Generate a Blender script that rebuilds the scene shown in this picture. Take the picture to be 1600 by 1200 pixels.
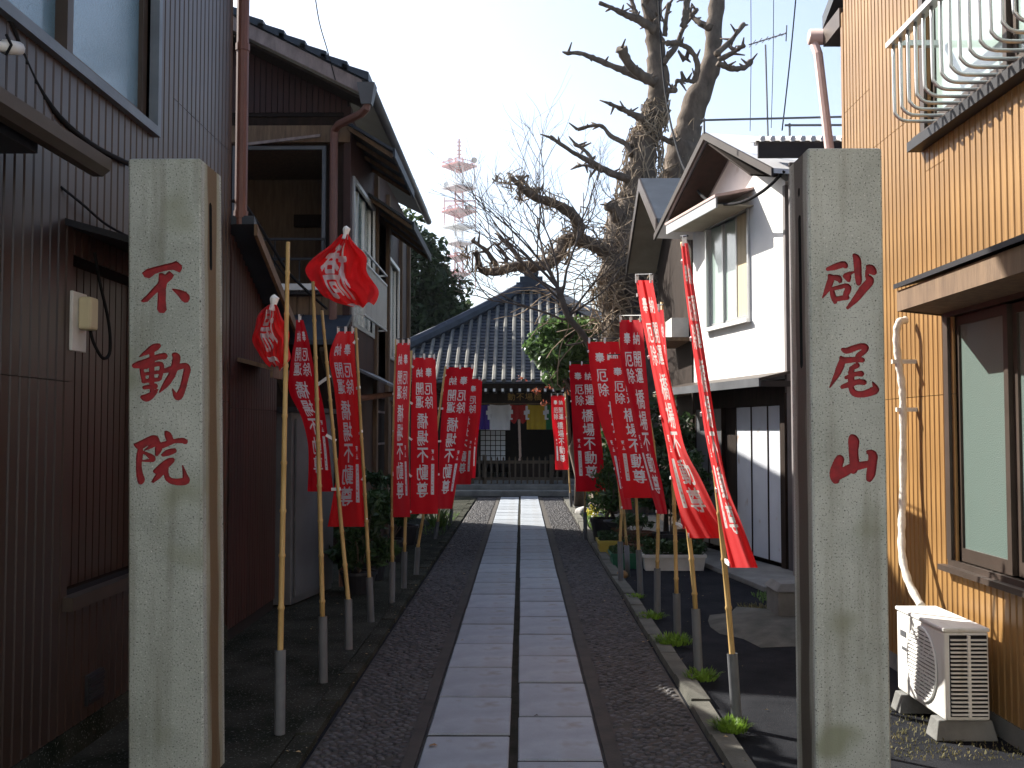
import bpy, bmesh, math, random
import numpy as np
from mathutils import Vector, Matrix, Euler

for o in list(bpy.data.objects):
    bpy.data.objects.remove(o)
scene = bpy.context.scene
COL = scene.collection
R = math.radians

# ------------------------------------------------------------------ camera
CAM = Vector((0, 0, 1.5))
cam_d = bpy.data.cameras.new('camera')
cam_d.sensor_width = 36.0
cam_d.lens = 36.0
cam_d.clip_start = 0.05
cam_d.clip_end = 6000
cam = bpy.data.objects.new('camera', cam_d)
COL.objects.link(cam)
cam.location = CAM
cam.rotation_euler = (R(90 + 2.61), 0, R(0.537))
scene.camera = cam

# ------------------------------------------------------------------ sky and sun
SUN_AZ = 53.0     # degrees to the left of the path direction (+Y)
SUN_EL = 38.0
w = bpy.data.worlds.new('World')
scene.world = w
w.use_nodes = True
nt = w.node_tree
nt.nodes.clear()
wo = nt.nodes.new('ShaderNodeOutputWorld')
bg = nt.nodes.new('ShaderNodeBackground')
sky = nt.nodes.new('ShaderNodeTexSky')
sky.sky_type = 'NISHITA'
sky.sun_disc = False
sky.sun_elevation = R(SUN_EL)
sky.sun_rotation = R(-SUN_AZ)
sky.altitude = 20
sky.air_density = 1.0
sky.dust_density = 2.0
sky.ozone_density = 1.0
bg.inputs['Strength'].default_value = 0.09
nt.links.new(sky.outputs[0], bg.inputs[0])
nt.links.new(bg.outputs[0], wo.inputs[0])

sun_d = bpy.data.lights.new('sun', 'SUN')
sun_d.energy = 5.0
sun_d.angle = R(0.5)
sun_d.color = (1.0, 0.95, 0.86)
sun = bpy.data.objects.new('sun', sun_d)
COL.objects.link(sun)
to_sun = Vector((-math.sin(R(SUN_AZ)) * math.cos(R(SUN_EL)), math.cos(R(SUN_AZ)) * math.cos(R(SUN_EL)), math.sin(R(SUN_EL))))
sun.rotation_euler = (-to_sun).to_track_quat('-Z', 'Y').to_euler()
sun.location = (-20, 20, 20)

scene.view_settings.view_transform = 'Standard'
scene.view_settings.look = 'None'
scene.view_settings.gamma = 1.0
scene.view_settings.exposure = 1.5
scene.render.film_transparent = False
scene.cycles.max_bounces = 8
scene.cycles.transparent_max_bounces = 8

# ------------------------------------------------------------------ helpers
RC = Euler(cam.rotation_euler).to_matrix()

def at(px, py, Y):
    """point of the place at depth Y that the surveyed photo position (px, py) belongs to"""
    d = RC @ Vector(((px - 800) / 1600, (600 - py) / 1600, -1))
    return CAM + d * (Y / d.y)

def tag(o, label=None, cat=None, group=None, kind=None):
    if label: o['label'] = label
    if cat: o['category'] = cat
    if group: o['group'] = group
    if kind: o['kind'] = kind
    return o

def empty(name, loc, label=None, cat=None, group=None, kind=None):
    o = bpy.data.objects.new(name, None)
    o.empty_display_size = 0.1
    o.location = loc
    COL.objects.link(o)
    return tag(o, label, cat, group, kind)

def world_loc(o):
    l = Vector(o.location)
    if o.parent:
        l = l + o.matrix_parent_inverse.translation + world_loc(o.parent)
    return l

def link(name, me, parent=None, loc=None):
    """me holds world coordinates; the object's origin moves to loc"""
    o = bpy.data.objects.new(name, me)
    COL.objects.link(o)
    if loc is not None:
        me.transform(Matrix.Translation(-Vector(loc)))
        o.location = loc
    if parent is not None:
        o.parent = parent
        o.matrix_parent_inverse = Matrix.Translation(-world_loc(parent))
    return o

class MB:
    def __init__(self):
        self.v = []; self.f = []; self.m = []
    def add(self, vs, fs, mi=0):
        n = len(self.v)
        self.v.extend([tuple(p) for p in vs])
        self.f.extend([tuple(i + n for i in f) for f in fs])
        self.m.extend([mi] * len(fs))
        return self
    def box(self, x0, x1, y0, y1, z0, z1, mi=0):
        vs = [(x0,y0,z0),(x1,y0,z0),(x1,y1,z0),(x0,y1,z0),(x0,y0,z1),(x1,y0,z1),(x1,y1,z1),(x0,y1,z1)]
        return self.hexa(vs, mi)
    def hexa(self, vs, mi=0):
        return self.add(vs, [(0,3,2,1),(4,5,6,7),(0,1,5,4),(1,2,6,5),(2,3,7,6),(3,0,4,7)], mi)
    def plate(self, pts, vec, mi=0):
        """polygon pts extruded by vec"""
        pts = [Vector(p) for p in pts]; vec = Vector(vec); n = len(pts)
        vs = pts + [p + vec for p in pts]
        fs = [tuple(range(n))[::-1], tuple(range(n, 2*n))] + [(i, (i+1) % n, n + (i+1) % n, n + i) for i in range(n)]
        return self.add(vs, fs, mi)
    def bar(self, a, b, wx, wy, up=(0,0,1), mi=0):
        a = Vector(a); b = Vector(b); d = (b - a).normalized()
        u = Vector(up)
        if abs(d.dot(u)) > 0.98: u = Vector((0, 1, 0))
        s = d.cross(u).normalized() * wx / 2
        t = s.cross(d).normalized() * wy / 2
        vs = [a - s - t, a + s - t, a + s + t, a - s + t, b - s - t, b + s - t, b + s + t, b - s + t]
        return self.add(vs, [(0,3,2,1),(4,5,6,7),(0,1,5,4),(1,2,6,5),(2,3,7,6),(3,0,4,7)], mi)
    def tube(self, pts, radii, n=8, mi=0, cap=True):
        pts = [Vector(p) for p in pts]
        if not hasattr(radii, '__len__'): radii = [radii] * len(pts)
        rings = []; prev = None
        base = len(self.v)
        for i, p in enumerate(pts):
            d = (pts[min(i+1, len(pts)-1)] - pts[max(i-1, 0)])
            if d.length < 1e-9: d = Vector((0,0,1))
            d.normalize()
            if prev is None:
                u = Vector((1,0,0)) if abs(d.x) < 0.9 else Vector((0,1,0))
                u = (u - d * u.dot(d)).normalized()
            else:
                u = (prev - d * prev.dot(d))
                u = u.normalized() if u.length > 1e-6 else Vector((1,0,0))
            prev = u
            v_ = d.cross(u)
            for k in range(n):
                a = 2 * math.pi * k / n
                self.v.append(tuple(p + (u * math.cos(a) + v_ * math.sin(a)) * radii[i]))
        for i in range(len(pts) - 1):
            for k in range(n):
                a = base + i*n + k; b = base + i*n + (k+1) % n
                self.f.append((a, b, b + n, a + n)); self.m.append(mi)
        if cap:
            self.f.append(tuple(base + k for k in range(n))[::-1]); self.m.append(mi)
            e = base + (len(pts)-1)*n
            self.f.append(tuple(e + k for k in range(n))); self.m.append(mi)
        return self
    def mesh(self, name, mats, smooth=False):
        me = bpy.data.meshes.new(name)
        me.from_pydata(self.v, [], self.f)
        if not isinstance(mats, (list, tuple)): mats = [mats]
        for m in mats: me.materials.append(m)
        if len(mats) > 1: me.polygons.foreach_set('material_index', self.m)
        if smooth: me.polygons.foreach_set('use_smooth', [True] * len(me.polygons))
        me.update()
        return me
    def build(self, name, mats, parent=None, loc=None, smooth=False, bevel=0):
        o = link(name, self.mesh(name, mats, smooth), parent, loc)
        if bevel:
            b = o.modifiers.new('bevel', 'BEVEL'); b.width = bevel; b.segments = 2; b.limit_method = 'ANGLE'
        return o

def smooth_path(pts, sub=6):
    """Catmull-Rom through rows of numbers"""
    P = np.array(pts, float); out = []
    n = len(P)
    for i in range(n - 1):
        p0 = P[max(i-1,0)]; p1 = P[i]; p2 = P[i+1]; p3 = P[min(i+2,n-1)]
        for k in range(sub):
            t = k / sub
            out.append(0.5*((2*p1)+(-p0+p2)*t+(2*p0-5*p1+4*p2-p3)*t*t+(-p0+3*p1-3*p2+p3)*t**3))
    out.append(P[-1])
    return np.array(out)

# ------------------------------------------------------------------ materials
MATS = {}
def mk(name, col, col2=None, rough=0.7, scale=5.0, var=0.5, bump=0.0, bscale=None, stretch=(1,1,1), metal=0.0,
       spec=0.35, rand=0.0, speck=None, trans=0.0, detail=6, island=0.0, stain=None, knots=None, streak=None):
    m = bpy.data.materials.new(name); m.use_nodes = True
    N = m.node_tree.nodes; L = m.node_tree.links
    p = N['Principled BSDF']; out = N['Material Output']
    tc = N.new('ShaderNodeTexCoord'); mp = N.new('ShaderNodeMapping')
    mp.inputs['Scale'].default_value = stretch
    L.new(tc.outputs['Object'], mp.inputs[0])
    no = N.new('ShaderNodeTexNoise'); no.inputs['Scale'].default_value = scale; no.inputs['Detail'].default_value = detail
    no.inputs['Roughness'].default_value = 0.6
    L.new(mp.outputs[0], no.inputs['Vector'])
    if col2 is None:
        col2 = tuple(c * (1 - var * 0.8) for c in col)
    cr = N.new('ShaderNodeValToRGB')
    cr.color_ramp.elements[0].position = 0.3; cr.color_ramp.elements[1].position = 0.7
    cr.color_ramp.elements[0].color = (*col2, 1); cr.color_ramp.elements[1].color = (*col, 1)
    L.new(no.outputs[0], cr.inputs[0])
    c = cr.outputs[0]
    def mixc(fac, a, bcol, mode='MIX'):
        mx = N.new('ShaderNodeMix'); mx.data_type = 'RGBA'; mx.blend_type = mode
        if isinstance(fac, float): mx.inputs['Factor'].default_value = fac
        else: L.new(fac, mx.inputs['Factor'])
        L.new(a, mx.inputs['A'])
        if isinstance(bcol, tuple): mx.inputs['B'].default_value = (*bcol, 1)
        else: L.new(bcol, mx.inputs['B'])
        return mx.outputs['Result']
    def mathn(op, a, b=None, clamp=False):
        q = N.new('ShaderNodeMath'); q.operation = op; q.use_clamp = clamp
        for i, x in enumerate((a, b)):
            if x is None: continue
            if isinstance(x, (int, float)): q.inputs[i].default_value = x
            else: L.new(x, q.inputs[i])
        return q.outputs[0]
    if speck:   # (scale, threshold, colour)
        for sc, th, scol in speck:
            s = N.new('ShaderNodeTexNoise'); s.inputs['Scale'].default_value = sc; s.inputs['Detail'].default_value = 2
            L.new(tc.outputs['Object'], s.inputs['Vector'])
            f = mathn('MULTIPLY', mathn('SUBTRACT', s.outputs[0], th), 9.0, True)
            c = mixc(f, c, scol)
    if knots:
        vo = N.new('ShaderNodeTexVoronoi'); vo.inputs['Scale'].default_value = knots[0]
        mp2 = N.new('ShaderNodeMapping'); mp2.inputs['Scale'].default_value = (1, 1, 0.55)
        L.new(tc.outputs['Object'], mp2.inputs[0]); L.new(mp2.outputs[0], vo.inputs['Vector'])
        f = mathn('MULTIPLY', mathn('SUBTRACT', 0.13, vo.outputs['Distance']), 9.0, True)
        c = mixc(f, c, knots[1])
    if streak:   # rain-washed vertical dirt runs and blotches: (colour, threshold, strength, horizontal scale)
        scol, th, stg, hs = streak
        n5 = N.new('ShaderNodeTexNoise'); n5.inputs['Scale'].default_value = 1.0; n5.inputs['Detail'].default_value = 5
        mp5 = N.new('ShaderNodeMapping'); mp5.inputs['Scale'].default_value = (hs, hs, hs*.07)
        L.new(tc.outputs['Object'], mp5.inputs[0]); L.new(mp5.outputs[0], n5.inputs['Vector'])
        c = mixc(mathn('MULTIPLY', mathn('MULTIPLY', mathn('SUBTRACT', n5.outputs[0], th), 5.0, True), stg), c, scol)
    if stain:   # (axis coordinate centre, half width, colour, normal x sign): a rust run down one face
        cy, hw, scol, sgn, edge = stain
        sx = N.new('ShaderNodeSeparateXYZ'); L.new(tc.outputs['Object'], sx.inputs[0])
        ge = N.new('ShaderNodeNewGeometry'); sn = N.new('ShaderNodeSeparateXYZ'); L.new(ge.outputs['Normal'], sn.inputs[0])
        n2 = N.new('ShaderNodeTexNoise'); n2.inputs['Scale'].default_value = 5.0
        mp3 = N.new('ShaderNodeMapping'); mp3.inputs['Scale'].default_value = (1, 6, 0.5)
        L.new(tc.outputs['Object'], mp3.inputs[0]); L.new(mp3.outputs[0], n2.inputs['Vector'])
        dist = mathn('ABSOLUTE', mathn('SUBTRACT', sx.outputs['Y'], cy))
        wob = mathn('MULTIPLY', n2.outputs[0], hw * 1.1)
        f = mathn('MULTIPLY', mathn('SUBTRACT', mathn('ADD', wob, hw * 0.5), dist), 45.0, True)
        fx = mathn('MULTIPLY', mathn('SUBTRACT', mathn('MULTIPLY', sn.outputs['X'], sgn), 0.5), 4.0, True)
        f2 = mathn('MULTIPLY', f, fx)
        e = mathn('MULTIPLY', mathn('SUBTRACT', mathn('ADD', wob, hw * 1.2), dist), 30.0, True)
        c = mixc(mathn('MULTIPLY', mathn('MULTIPLY', e, fx), 0.7), c, edge)
        c = mixc(mathn('MULTIPLY', f2, 0.9), c, scol)
    if rand:
        oi = N.new('ShaderNodeObjectInfo')
        f = mathn('ADD', mathn('MULTIPLY', oi.outputs['Random'], rand), 1 - rand / 2)
        cb = N.new('ShaderNodeCombineColor')
        for i in range(3): L.new(f, cb.inputs[i])
        c = mixc(1.0, c, cb.outputs[0], 'MULTIPLY')
    if island:
        ge2 = N.new('ShaderNodeNewGeometry')
        f = mathn('ADD', mathn('MULTIPLY', ge2.outputs['Random Per Island'], island), 1 - island / 2)
        cb = N.new('ShaderNodeCombineColor')
        for i in range(3): L.new(f, cb.inputs[i])
        c = mixc(1.0, c, cb.outputs[0], 'MULTIPLY')
    L.new(c, p.inputs['Base Color'])
    p.inputs['Roughness'].default_value = rough
    p.inputs['Metallic'].default_value = metal
    p.inputs['Specular IOR Level'].default_value = spec
    if bump:
        b = N.new('ShaderNodeBump'); b.inputs['Strength'].default_value = bump; b.inputs['Distance'].default_value = 0.01
        n3 = N.new('ShaderNodeTexNoise'); n3.inputs['Scale'].default_value = bscale or scale * 6; n3.inputs['Detail'].default_value = 5
        L.new(mp.outputs[0], n3.inputs['Vector'])
        L.new(n3.outputs[0], b.inputs['Height']); L.new(b.outputs[0], p.inputs['Normal'])
    if trans:
        tr = N.new('ShaderNodeBsdfTranslucent'); ms = N.new('ShaderNodeMixShader'); ms.inputs[0].default_value = trans
        L.new(c, tr.inputs[0]); L.new(p.outputs[0], ms.inputs[1]); L.new(tr.outputs[0], ms.inputs[2])
        L.new(ms.outputs[0], out.inputs['Surface'])
    MATS[name] = m
    return m

def mk_glass(name, col, rough=0.12, bump=0.0, bscale=120):
    m = bpy.data.materials.new(name); m.use_nodes = True
    N = m.node_tree.nodes; L = m.node_tree.links
    p = N['Principled BSDF']
    p.inputs['Base Color'].default_value = (*col, 1); p.inputs['Roughness'].default_value = rough
    p.inputs['Specular IOR Level'].default_value = 0.9
    p.inputs['Coat Weight'].default_value = 0.6; p.inputs['Coat Roughness'].default_value = 0.08
    tc = N.new('ShaderNodeTexCoord'); no = N.new('ShaderNodeTexNoise'); no.inputs['Scale'].default_value = bscale
    L.new(tc.outputs['Object'], no.inputs[0])
    if bump:
        b = N.new('ShaderNodeBump'); b.inputs['Strength'].default_value = bump; b.inputs['Distance'].default_value = 0.005
        L.new(no.outputs[0], b.inputs['Height']); L.new(b.outputs[0], p.inputs['Normal'])
    return m

M = dict(
 asphalt=mk('asphalt', (0.025,0.026,0.03), (0.010,0.011,0.014), 1.0, 3, spec=0.05, bump=0.6, bscale=160, speck=[(220,0.64,(0.09,0.09,0.09))]),
 apron=mk('mossy_concrete', (0.05,0.049,0.04), (0.009,0.012,0.007), 1.0, 2.2, spec=0.05, bump=0.5, bscale=60, speck=[(90,0.63,(0.2,0.2,0.18))]),
 mortar=mk('cobble_mortar', (0.07,0.06,0.052), (0.028,0.025,0.023), 0.9, 4, bump=0.5, bscale=90),
 border=mk('path_border', (0.06,0.052,0.044), (0.03,0.027,0.025), 0.9, 5, bump=0.3, bscale=90),
 cobble=mk('cobble', (0.075,0.072,0.075), (0.038,0.036,0.04), 0.62, 9, bump=0.2, bscale=120, island=0.8),
 slab=mk('granite_slab', (0.295,0.325,0.36), (0.2,0.222,0.25), 0.72, 3.5, bump=0.15, bscale=150, rand=0.22, speck=[(260,0.58,(0.14,0.14,0.155)),(5,0.60,(0.2,0.195,0.19)),(1.7,0.62,(0.19,0.19,0.195))]),
 kerb=mk('kerb_concrete', (0.13,0.123,0.105), (0.05,0.052,0.042), 0.9, 5, bump=0.4, bscale=90, rand=0.35),
 concrete=mk('concrete', (0.21,0.21,0.20), (0.11,0.11,0.105), 0.88, 4, bump=0.3, bscale=80),
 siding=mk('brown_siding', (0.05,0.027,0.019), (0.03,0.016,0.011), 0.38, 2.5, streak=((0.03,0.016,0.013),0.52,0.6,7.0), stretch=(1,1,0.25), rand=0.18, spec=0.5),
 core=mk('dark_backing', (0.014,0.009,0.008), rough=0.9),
 orange=mk('woodgrain_siding', (0.31,0.175,0.06), (0.18,0.094,0.031), 0.42, 9, streak=((0.2,0.105,0.042),0.55,0.5,6.0), stretch=(5,5,0.35), rand=0.16, spec=0.45, knots=(3.2,(0.24,0.1,0.03))),
 darkwood=mk('dark_wood', (0.032,0.02,0.015), (0.013,0.009,0.007), 0.85, 6, stretch=(3,3,0.6), bump=0.25, spec=0.15),
 wood=mk('old_wood', (0.19,0.125,0.075), (0.095,0.06,0.038), 0.8, 6, stretch=(4,4,0.5), bump=0.25),
 fencewood=mk('fence_wood', (0.10,0.075,0.052), (0.05,0.038,0.028), 0.85, 6, stretch=(4,4,0.6), bump=0.25),
 redmetal=mk('red_brown_siding', (0.052,0.016,0.011), (0.024,0.010,0.008), 0.6, 4, stretch=(1,1,0.3), rand=0.3),
 pipebrown=mk('brown_pipe', (0.15,0.062,0.045), (0.105,0.043,0.033), 0.45, 4),
 pipepink=mk('pink_pipe', (0.6,0.42,0.38), rough=0.5, var=0.25),
 blackmetal=mk('black_metal', (0.02,0.02,0.024), rough=0.5, var=0.3),
 cable=mk('black_cable', (0.018,0.018,0.02), rough=0.9, var=0.3, spec=0.1),
 alu=mk('aluminium', (0.55,0.56,0.57), rough=0.38, metal=0.75, var=0.15),
 bluealu=mk('blue_grey_frame', (0.16,0.19,0.22), (0.11,0.13,0.155), 0.5, 4, metal=0.2),
 silver=mk('silver_roof', (0.72,0.72,0.74), (0.6,0.6,0.62), 0.45, 4),
 sunlit_rib=mk('rib_tile', (0.17,0.16,0.135), (0.06,0.065,0.072), 0.6, 2.2, spec=0.2, rand=0.4),  # lighter tan than the pans, imitating sunlight on the ribs
 bronze=mk('bronze_frame', (0.075,0.055,0.045), (0.05,0.038,0.03), 0.45, 4, metal=0.3),
 plaster=mk('white_plaster', (0.80,0.80,0.78), (0.68,0.68,0.665), 0.9, 2.2, streak=((0.5,0.47,0.43),0.60,0.6,4.0), bump=0.2, bscale=120, speck=[(3.0,0.68,(0.5,0.47,0.43))]),
 cream=mk('cream_board', (0.36,0.32,0.25), (0.26,0.23,0.18), 0.85, 3),
 cream2=mk('pale_render', (0.74,0.71,0.64), (0.64,0.61,0.55), 0.9, 2),
 greywall=mk('grey_wall', (0.2,0.18,0.18), (0.14,0.125,0.125), 0.85, 3, bump=0.2),
 greysteel=mk('grey_steel', (0.11,0.115,0.125), (0.07,0.073,0.08), 0.5, 2.5),
 bluegrey=mk('blue_grey_panel', (0.55,0.57,0.62), (0.44,0.46,0.5), 0.7, 1.5, speck=[(5,0.68,(0.35,0.27,0.22))]),
 rooftile=mk('roof_tile', (0.042,0.053,0.075), (0.02,0.026,0.04), 0.5, 3.5, rand=0.35, spec=0.25, bump=0.2, speck=[(4,0.66,(0.1,0.1,0.1))]),
 darkroof=mk('dark_roof', (0.04,0.05,0.065), (0.022,0.028,0.036), 0.5, 4),
 fascia=mk('brown_fascia', (0.04,0.028,0.025), (0.022,0.016,0.015), 0.7, 5, stretch=(1,1,1)),
 paintwood=mk('pinkish_board', (0.30,0.24,0.22), (0.16,0.12,0.11), 0.75, 4, stretch=(3,3,1)),
 bamboo=mk('bamboo', (0.47,0.32,0.13), (0.33,0.21,0.075), 0.5, 5, stretch=(1,1,0.5), rand=0.3),
 pvc=mk('grey_pvc', (0.15,0.155,0.165), (0.1,0.105,0.115), 0.5, 5, rand=0.2),
 tabs=mk('white_tape', (0.8,0.8,0.8), rough=0.8, var=0.1),
 acwhite=mk('ac_white', (0.74,0.74,0.72), (0.64,0.64,0.61), 0.45, 3, streak=((0.42,0.39,0.33),0.56,0.6,14.0)),
 acgrille=mk('ac_grille', (0.5,0.5,0.49), rough=0.5, var=0.15),
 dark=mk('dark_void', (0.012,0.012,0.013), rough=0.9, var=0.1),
 wrap=mk('white_wrap', (0.7,0.68,0.62), (0.5,0.47,0.41), 0.75, 14, bump=0.5, bscale=40),
 bark=mk('tree_bark', (0.15,0.115,0.088), (0.06,0.046,0.037), 0.95, 7, stretch=(1,1,0.4), bump=1.0, bscale=22),
 twig=mk('twig_bark', (0.15,0.115,0.09), (0.08,0.06,0.05), 0.9, 7),
 vine=mk('dry_vine', (0.33,0.25,0.17), (0.17,0.125,0.085), 0.9, 9, island=0.7),
 evergreen=mk('evergreen_leaf', (0.055,0.085,0.03), (0.03,0.052,0.02), 0.55, 1.5, trans=0.3, island=0.9),
 camellia=mk('camellia_leaf', (0.11,0.18,0.055), (0.055,0.11,0.034), 0.25, 2, trans=0.4, island=0.8, spec=0.6),
 weed=mk('weed_leaf', (0.17,0.29,0.035), (0.11,0.2,0.025), 0.55, 6, trans=0.4, island=0.6),
 grassy=mk('long_grass', (0.14,0.23,0.06), (0.08,0.14,0.04), 0.6, 6, trans=0.4, island=0.6),
 drygrass=mk('dry_grass', (0.2,0.17,0.085), (0.1,0.1,0.045), 0.8, 6, trans=0.3, island=0.6),
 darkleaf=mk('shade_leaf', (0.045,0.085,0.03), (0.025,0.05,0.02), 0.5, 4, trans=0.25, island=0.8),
 yellow=mk('yellow_leaf', (0.62,0.5,0.05), (0.4,0.38,0.05), 0.6, 6, trans=0.4, island=0.5),
 purple=mk('purple_cloth', (0.07,0.035,0.30), rough=0.85, var=0.2, trans=0.3),
 white=mk('white_cloth', (0.78,0.78,0.80), rough=0.85, var=0.08, trans=0.3),
 redcloth=mk('plain_red_cloth', (0.55,0.03,0.03), rough=0.85, var=0.2, trans=0.3),
 yellowcloth=mk('yellow_cloth', (0.62,0.42,0.03), rough=0.85, var=0.12, trans=0.3),
 greencloth=mk('green_cloth', (0.03,0.2,0.07), rough=0.85, var=0.2, trans=0.3),
 gold=mk('gold_paint', (0.42,0.27,0.07), rough=0.45, metal=0.5, var=0.2),
 rope=mk('bell_rope', (0.5,0.36,0.29), (0.36,0.25,0.2), 0.85, 30, bump=0.6, bscale=60),
 paper=mk('shoji_paper', (0.62,0.64,0.66), rough=0.9, var=0.08),
 towerred=mk('tower_red', (0.5,0.055,0.045), rough=0.7, var=0.1),
 towerwhite=mk('tower_white', (0.78,0.78,0.78), rough=0.7, var=0.06),
 rust=mk('rusty_iron', (0.2,0.08,0.045), (0.1,0.045,0.03), 0.85, 12),
 greenplastic=mk('green_plastic', (0.02,0.13,0.075), rough=0.5, var=0.2),
 yellowplastic=mk('yellow_plastic', (0.5,0.38,0.07), rough=0.55, var=0.25),
 blackplastic=mk('black_plastic', (0.025,0.025,0.03), rough=0.5, var=0.2),
 whiteplastic=mk('white_plastic', (0.68,0.67,0.64), (0.5,0.49,0.46), 0.6, 6),
 terracotta=mk('terracotta', (0.2,0.095,0.06), (0.12,0.06,0.04), 0.8, 6),
 soil=mk('soil', (0.05,0.035,0.025), rough=0.95, bump=0.6, bscale=40),
 carvered=mk('carved_red', (0.34,0.018,0.026), (0.18,0.012,0.017), 0.6, 25, bump=0.3, bscale=60),
 leafbrown=mk('fallen_leaf', (0.27,0.15,0.06), rough=0.8, var=0.3),
 beige=mk('beige_plastic', (0.62,0.55,0.36), rough=0.6, var=0.15),
 stone=mk('field_stone', (0.42,0.41,0.39), (0.28,0.27,0.26), 0.9, 8, bump=0.5, bscale=30),
 curtain=mk('beige_curtain', (0.60,0.50,0.34), (0.46,0.37,0.24), 0.8, 3, stretch=(12,12,0.2)),
)
SPK = [(140,0.585,(0.05,0.055,0.05)), (110,0.62,(0.6,0.6,0.57)), (2.5,0.60,(0.24,0.26,0.19))]
M['pillarL'] = mk('granite_pillar', (0.43,0.455,0.415), (0.28,0.305,0.27), 0.85, 3.0, streak=((0.16,0.165,0.125),0.52,0.75,9.0), bump=0.35, bscale=130, speck=SPK, stain=(0.16,0.07,(0.12,0.068,0.026),1,(0.26,0.245,0.155)))
M['pillarR'] = mk('granite_pillar_stained', (0.48,0.5,0.46), (0.32,0.34,0.305), 0.85, 3.0, streak=((0.2,0.195,0.15),0.54,0.7,9.0), bump=0.35, bscale=130, speck=SPK, stain=(0.15,0.08,(0.055,0.042,0.03),-1,(0.2,0.185,0.15)))
G = dict(
 blue=mk_glass('sky_tinted_frosted_glass', (0.10,0.19,0.26), 0.14, 0.5, 160),  # blue base colour stands in for the reflected sky
 green=mk_glass('green_frosted_glass', (0.115,0.16,0.145), 0.28, 0.6, 150),
 plain=mk_glass('window_glass', (0.05,0.06,0.065), 0.06),
 pale=mk_glass('pale_glass', (0.28,0.36,0.33), 0.15, 0.15, 30),
)

# ================================================================== SETTING
g = MB(); g.add([(-1500,-300,0),(1500,-300,0),(1500,2500,0),(-1500,2500,0)], [(0,1,2,3)])
tag(g.build('ground', M['asphalt']), 'dark worn asphalt ground of the lane and yard', kind='structure')

g = MB(); g.add([(-60,-7.5,.004),(60,-7.5,.004),(60,1.9,.004),(-60,1.9,.004)], [(0,1,2,3)])  # unseen pale ground sheet, added to throw daylight back at the pillars
tag(g.build('street', mk('bounce_paving', (0.27,0.265,0.25), (0.2,0.195,0.185), .9, 3, bump=.3, bscale=90)), 'unseen pale street paving added to bounce daylight onto the pillars', kind='structure')
fb = empty('bounce_building', (0,-8,0), 'unseen pale building across the street, added to bounce daylight onto the pillars', 'building')  # out of view; added so its sunlit front brightens the pillars
for k in range(5):
    q = MB(); q.box(-15+k*6,-9+k*6,-13,-8,0,8.5); q.build('wall', M['cream2'], fb)
    for z in (1.0,4.6):
        for dx in (1.0,3.6):
            q = MB(); q.box(-15+k*6+dx,-15+k*6+dx+1.4,-8,-7.95,z,z+1.5); wv = q.build('window', M['alu'], fb)
            q = MB(); q.box(-15+k*6+dx+.06,-15+k*6+dx+1.34,-7.95,-7.94,z+.06,z+1.44); q.build('pane', G['plain'], wv)

# mossy concrete apron along the left houses
rng = random.Random(4)
g = MB(); g.plate([(-2.6,-1,0),(-1.10,-1,0),(-1.10,23,0),(-2.6,23,0)], (0,0,0.03))
tag(g.build('concrete_apron', M['apron'], loc=(-1.8,8,0)), 'mossy dark concrete strip in front of the left houses', kind='structure')

# paved path: bed, setts, slabs
path = empty('path', (0,3,0), 'temple approach of two rows of pale granite slabs', kind='structure')
b = MB(); b.add([(-0.97,0.5,0.006),(0.895,0.5,0.006),(0.895,22.95,0.006),(-0.97,22.95,0.006)], [(0,1,2,3)])
b.build('mortar_bed', M['mortar'], path)
for x0, x1 in ((-0.535,-0.475),(0.38,0.45)):
    b = MB(); b.plate([(x0,0.5,0.006),(x1,0.5,0.006),(x1,22.9,0.006),(x0,22.9,0.006)], (0,0,0.011))
    b.build('edge_strip', M['border'], path)

b = MB(); b.plate([(-0.452,0.5,.02),(0.358,0.5,.02),(0.358,22.85,.02),(-0.452,22.85,.02)], (0,0,0.010)); b.build('joint_fill', mk('joint_fill', (.035,.033,.028), (.016,.017,.012), 1.0, 9, spec=.05, bump=.5, bscale=80), path)

def slab_mesh(name, w_, l_):
    m_ = MB(); e = 0.006
    x, y, z = w_/2, l_/2, 0.05
    m_.add([(-x,-y,0),(x,-y,0),(x,y,0),(-x,y,0),(-x,-y,z-e),(x,-y,z-e),(x,y,z-e),(-x,y,z-e),(-x+e,-y+e,z),(x-e,-y+e,z),(x-e,y-e,z),(-x+e,y-e,z)],
           [(0,3,2,1),(0,1,5,4),(1,2,6,5),(2,3,7,6),(3,0,4,7),(4,5,9,8),(5,6,10,9),(6,7,11,10),(7,4,8,11),(8,9,10,11)])
    return m_.mesh(name, M['slab'])
SL = 0.708
def put(name, me, parent, loc, rot=(0,0,0)):
    o = bpy.data.objects.new(name, me); COL.objects.link(o)
    o.parent = parent; o.matrix_parent_inverse = Matrix.Translation(-world_loc(parent))
    o.location = loc; o.rotation_euler = rot
    return o
ml = slab_mesh('slab', 0.396, SL-0.033); mr = slab_mesh('slab', 0.378, SL-0.033)
for me, xc, ys in ((ml,-0.257,5.0),(mr,0.172,4.62)):
    k = -3
    while ys + k*SL < 22.6:
        put('slab', me, path, (xc + rng.uniform(-.002,.002), ys + (k+0.5)*SL, -0.013 + rng.uniform(-.002,.002)), (rng.uniform(-.003,.003), rng.uniform(-.003,.003), rng.uniform(-.002,.002)))
        k += 1

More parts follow.
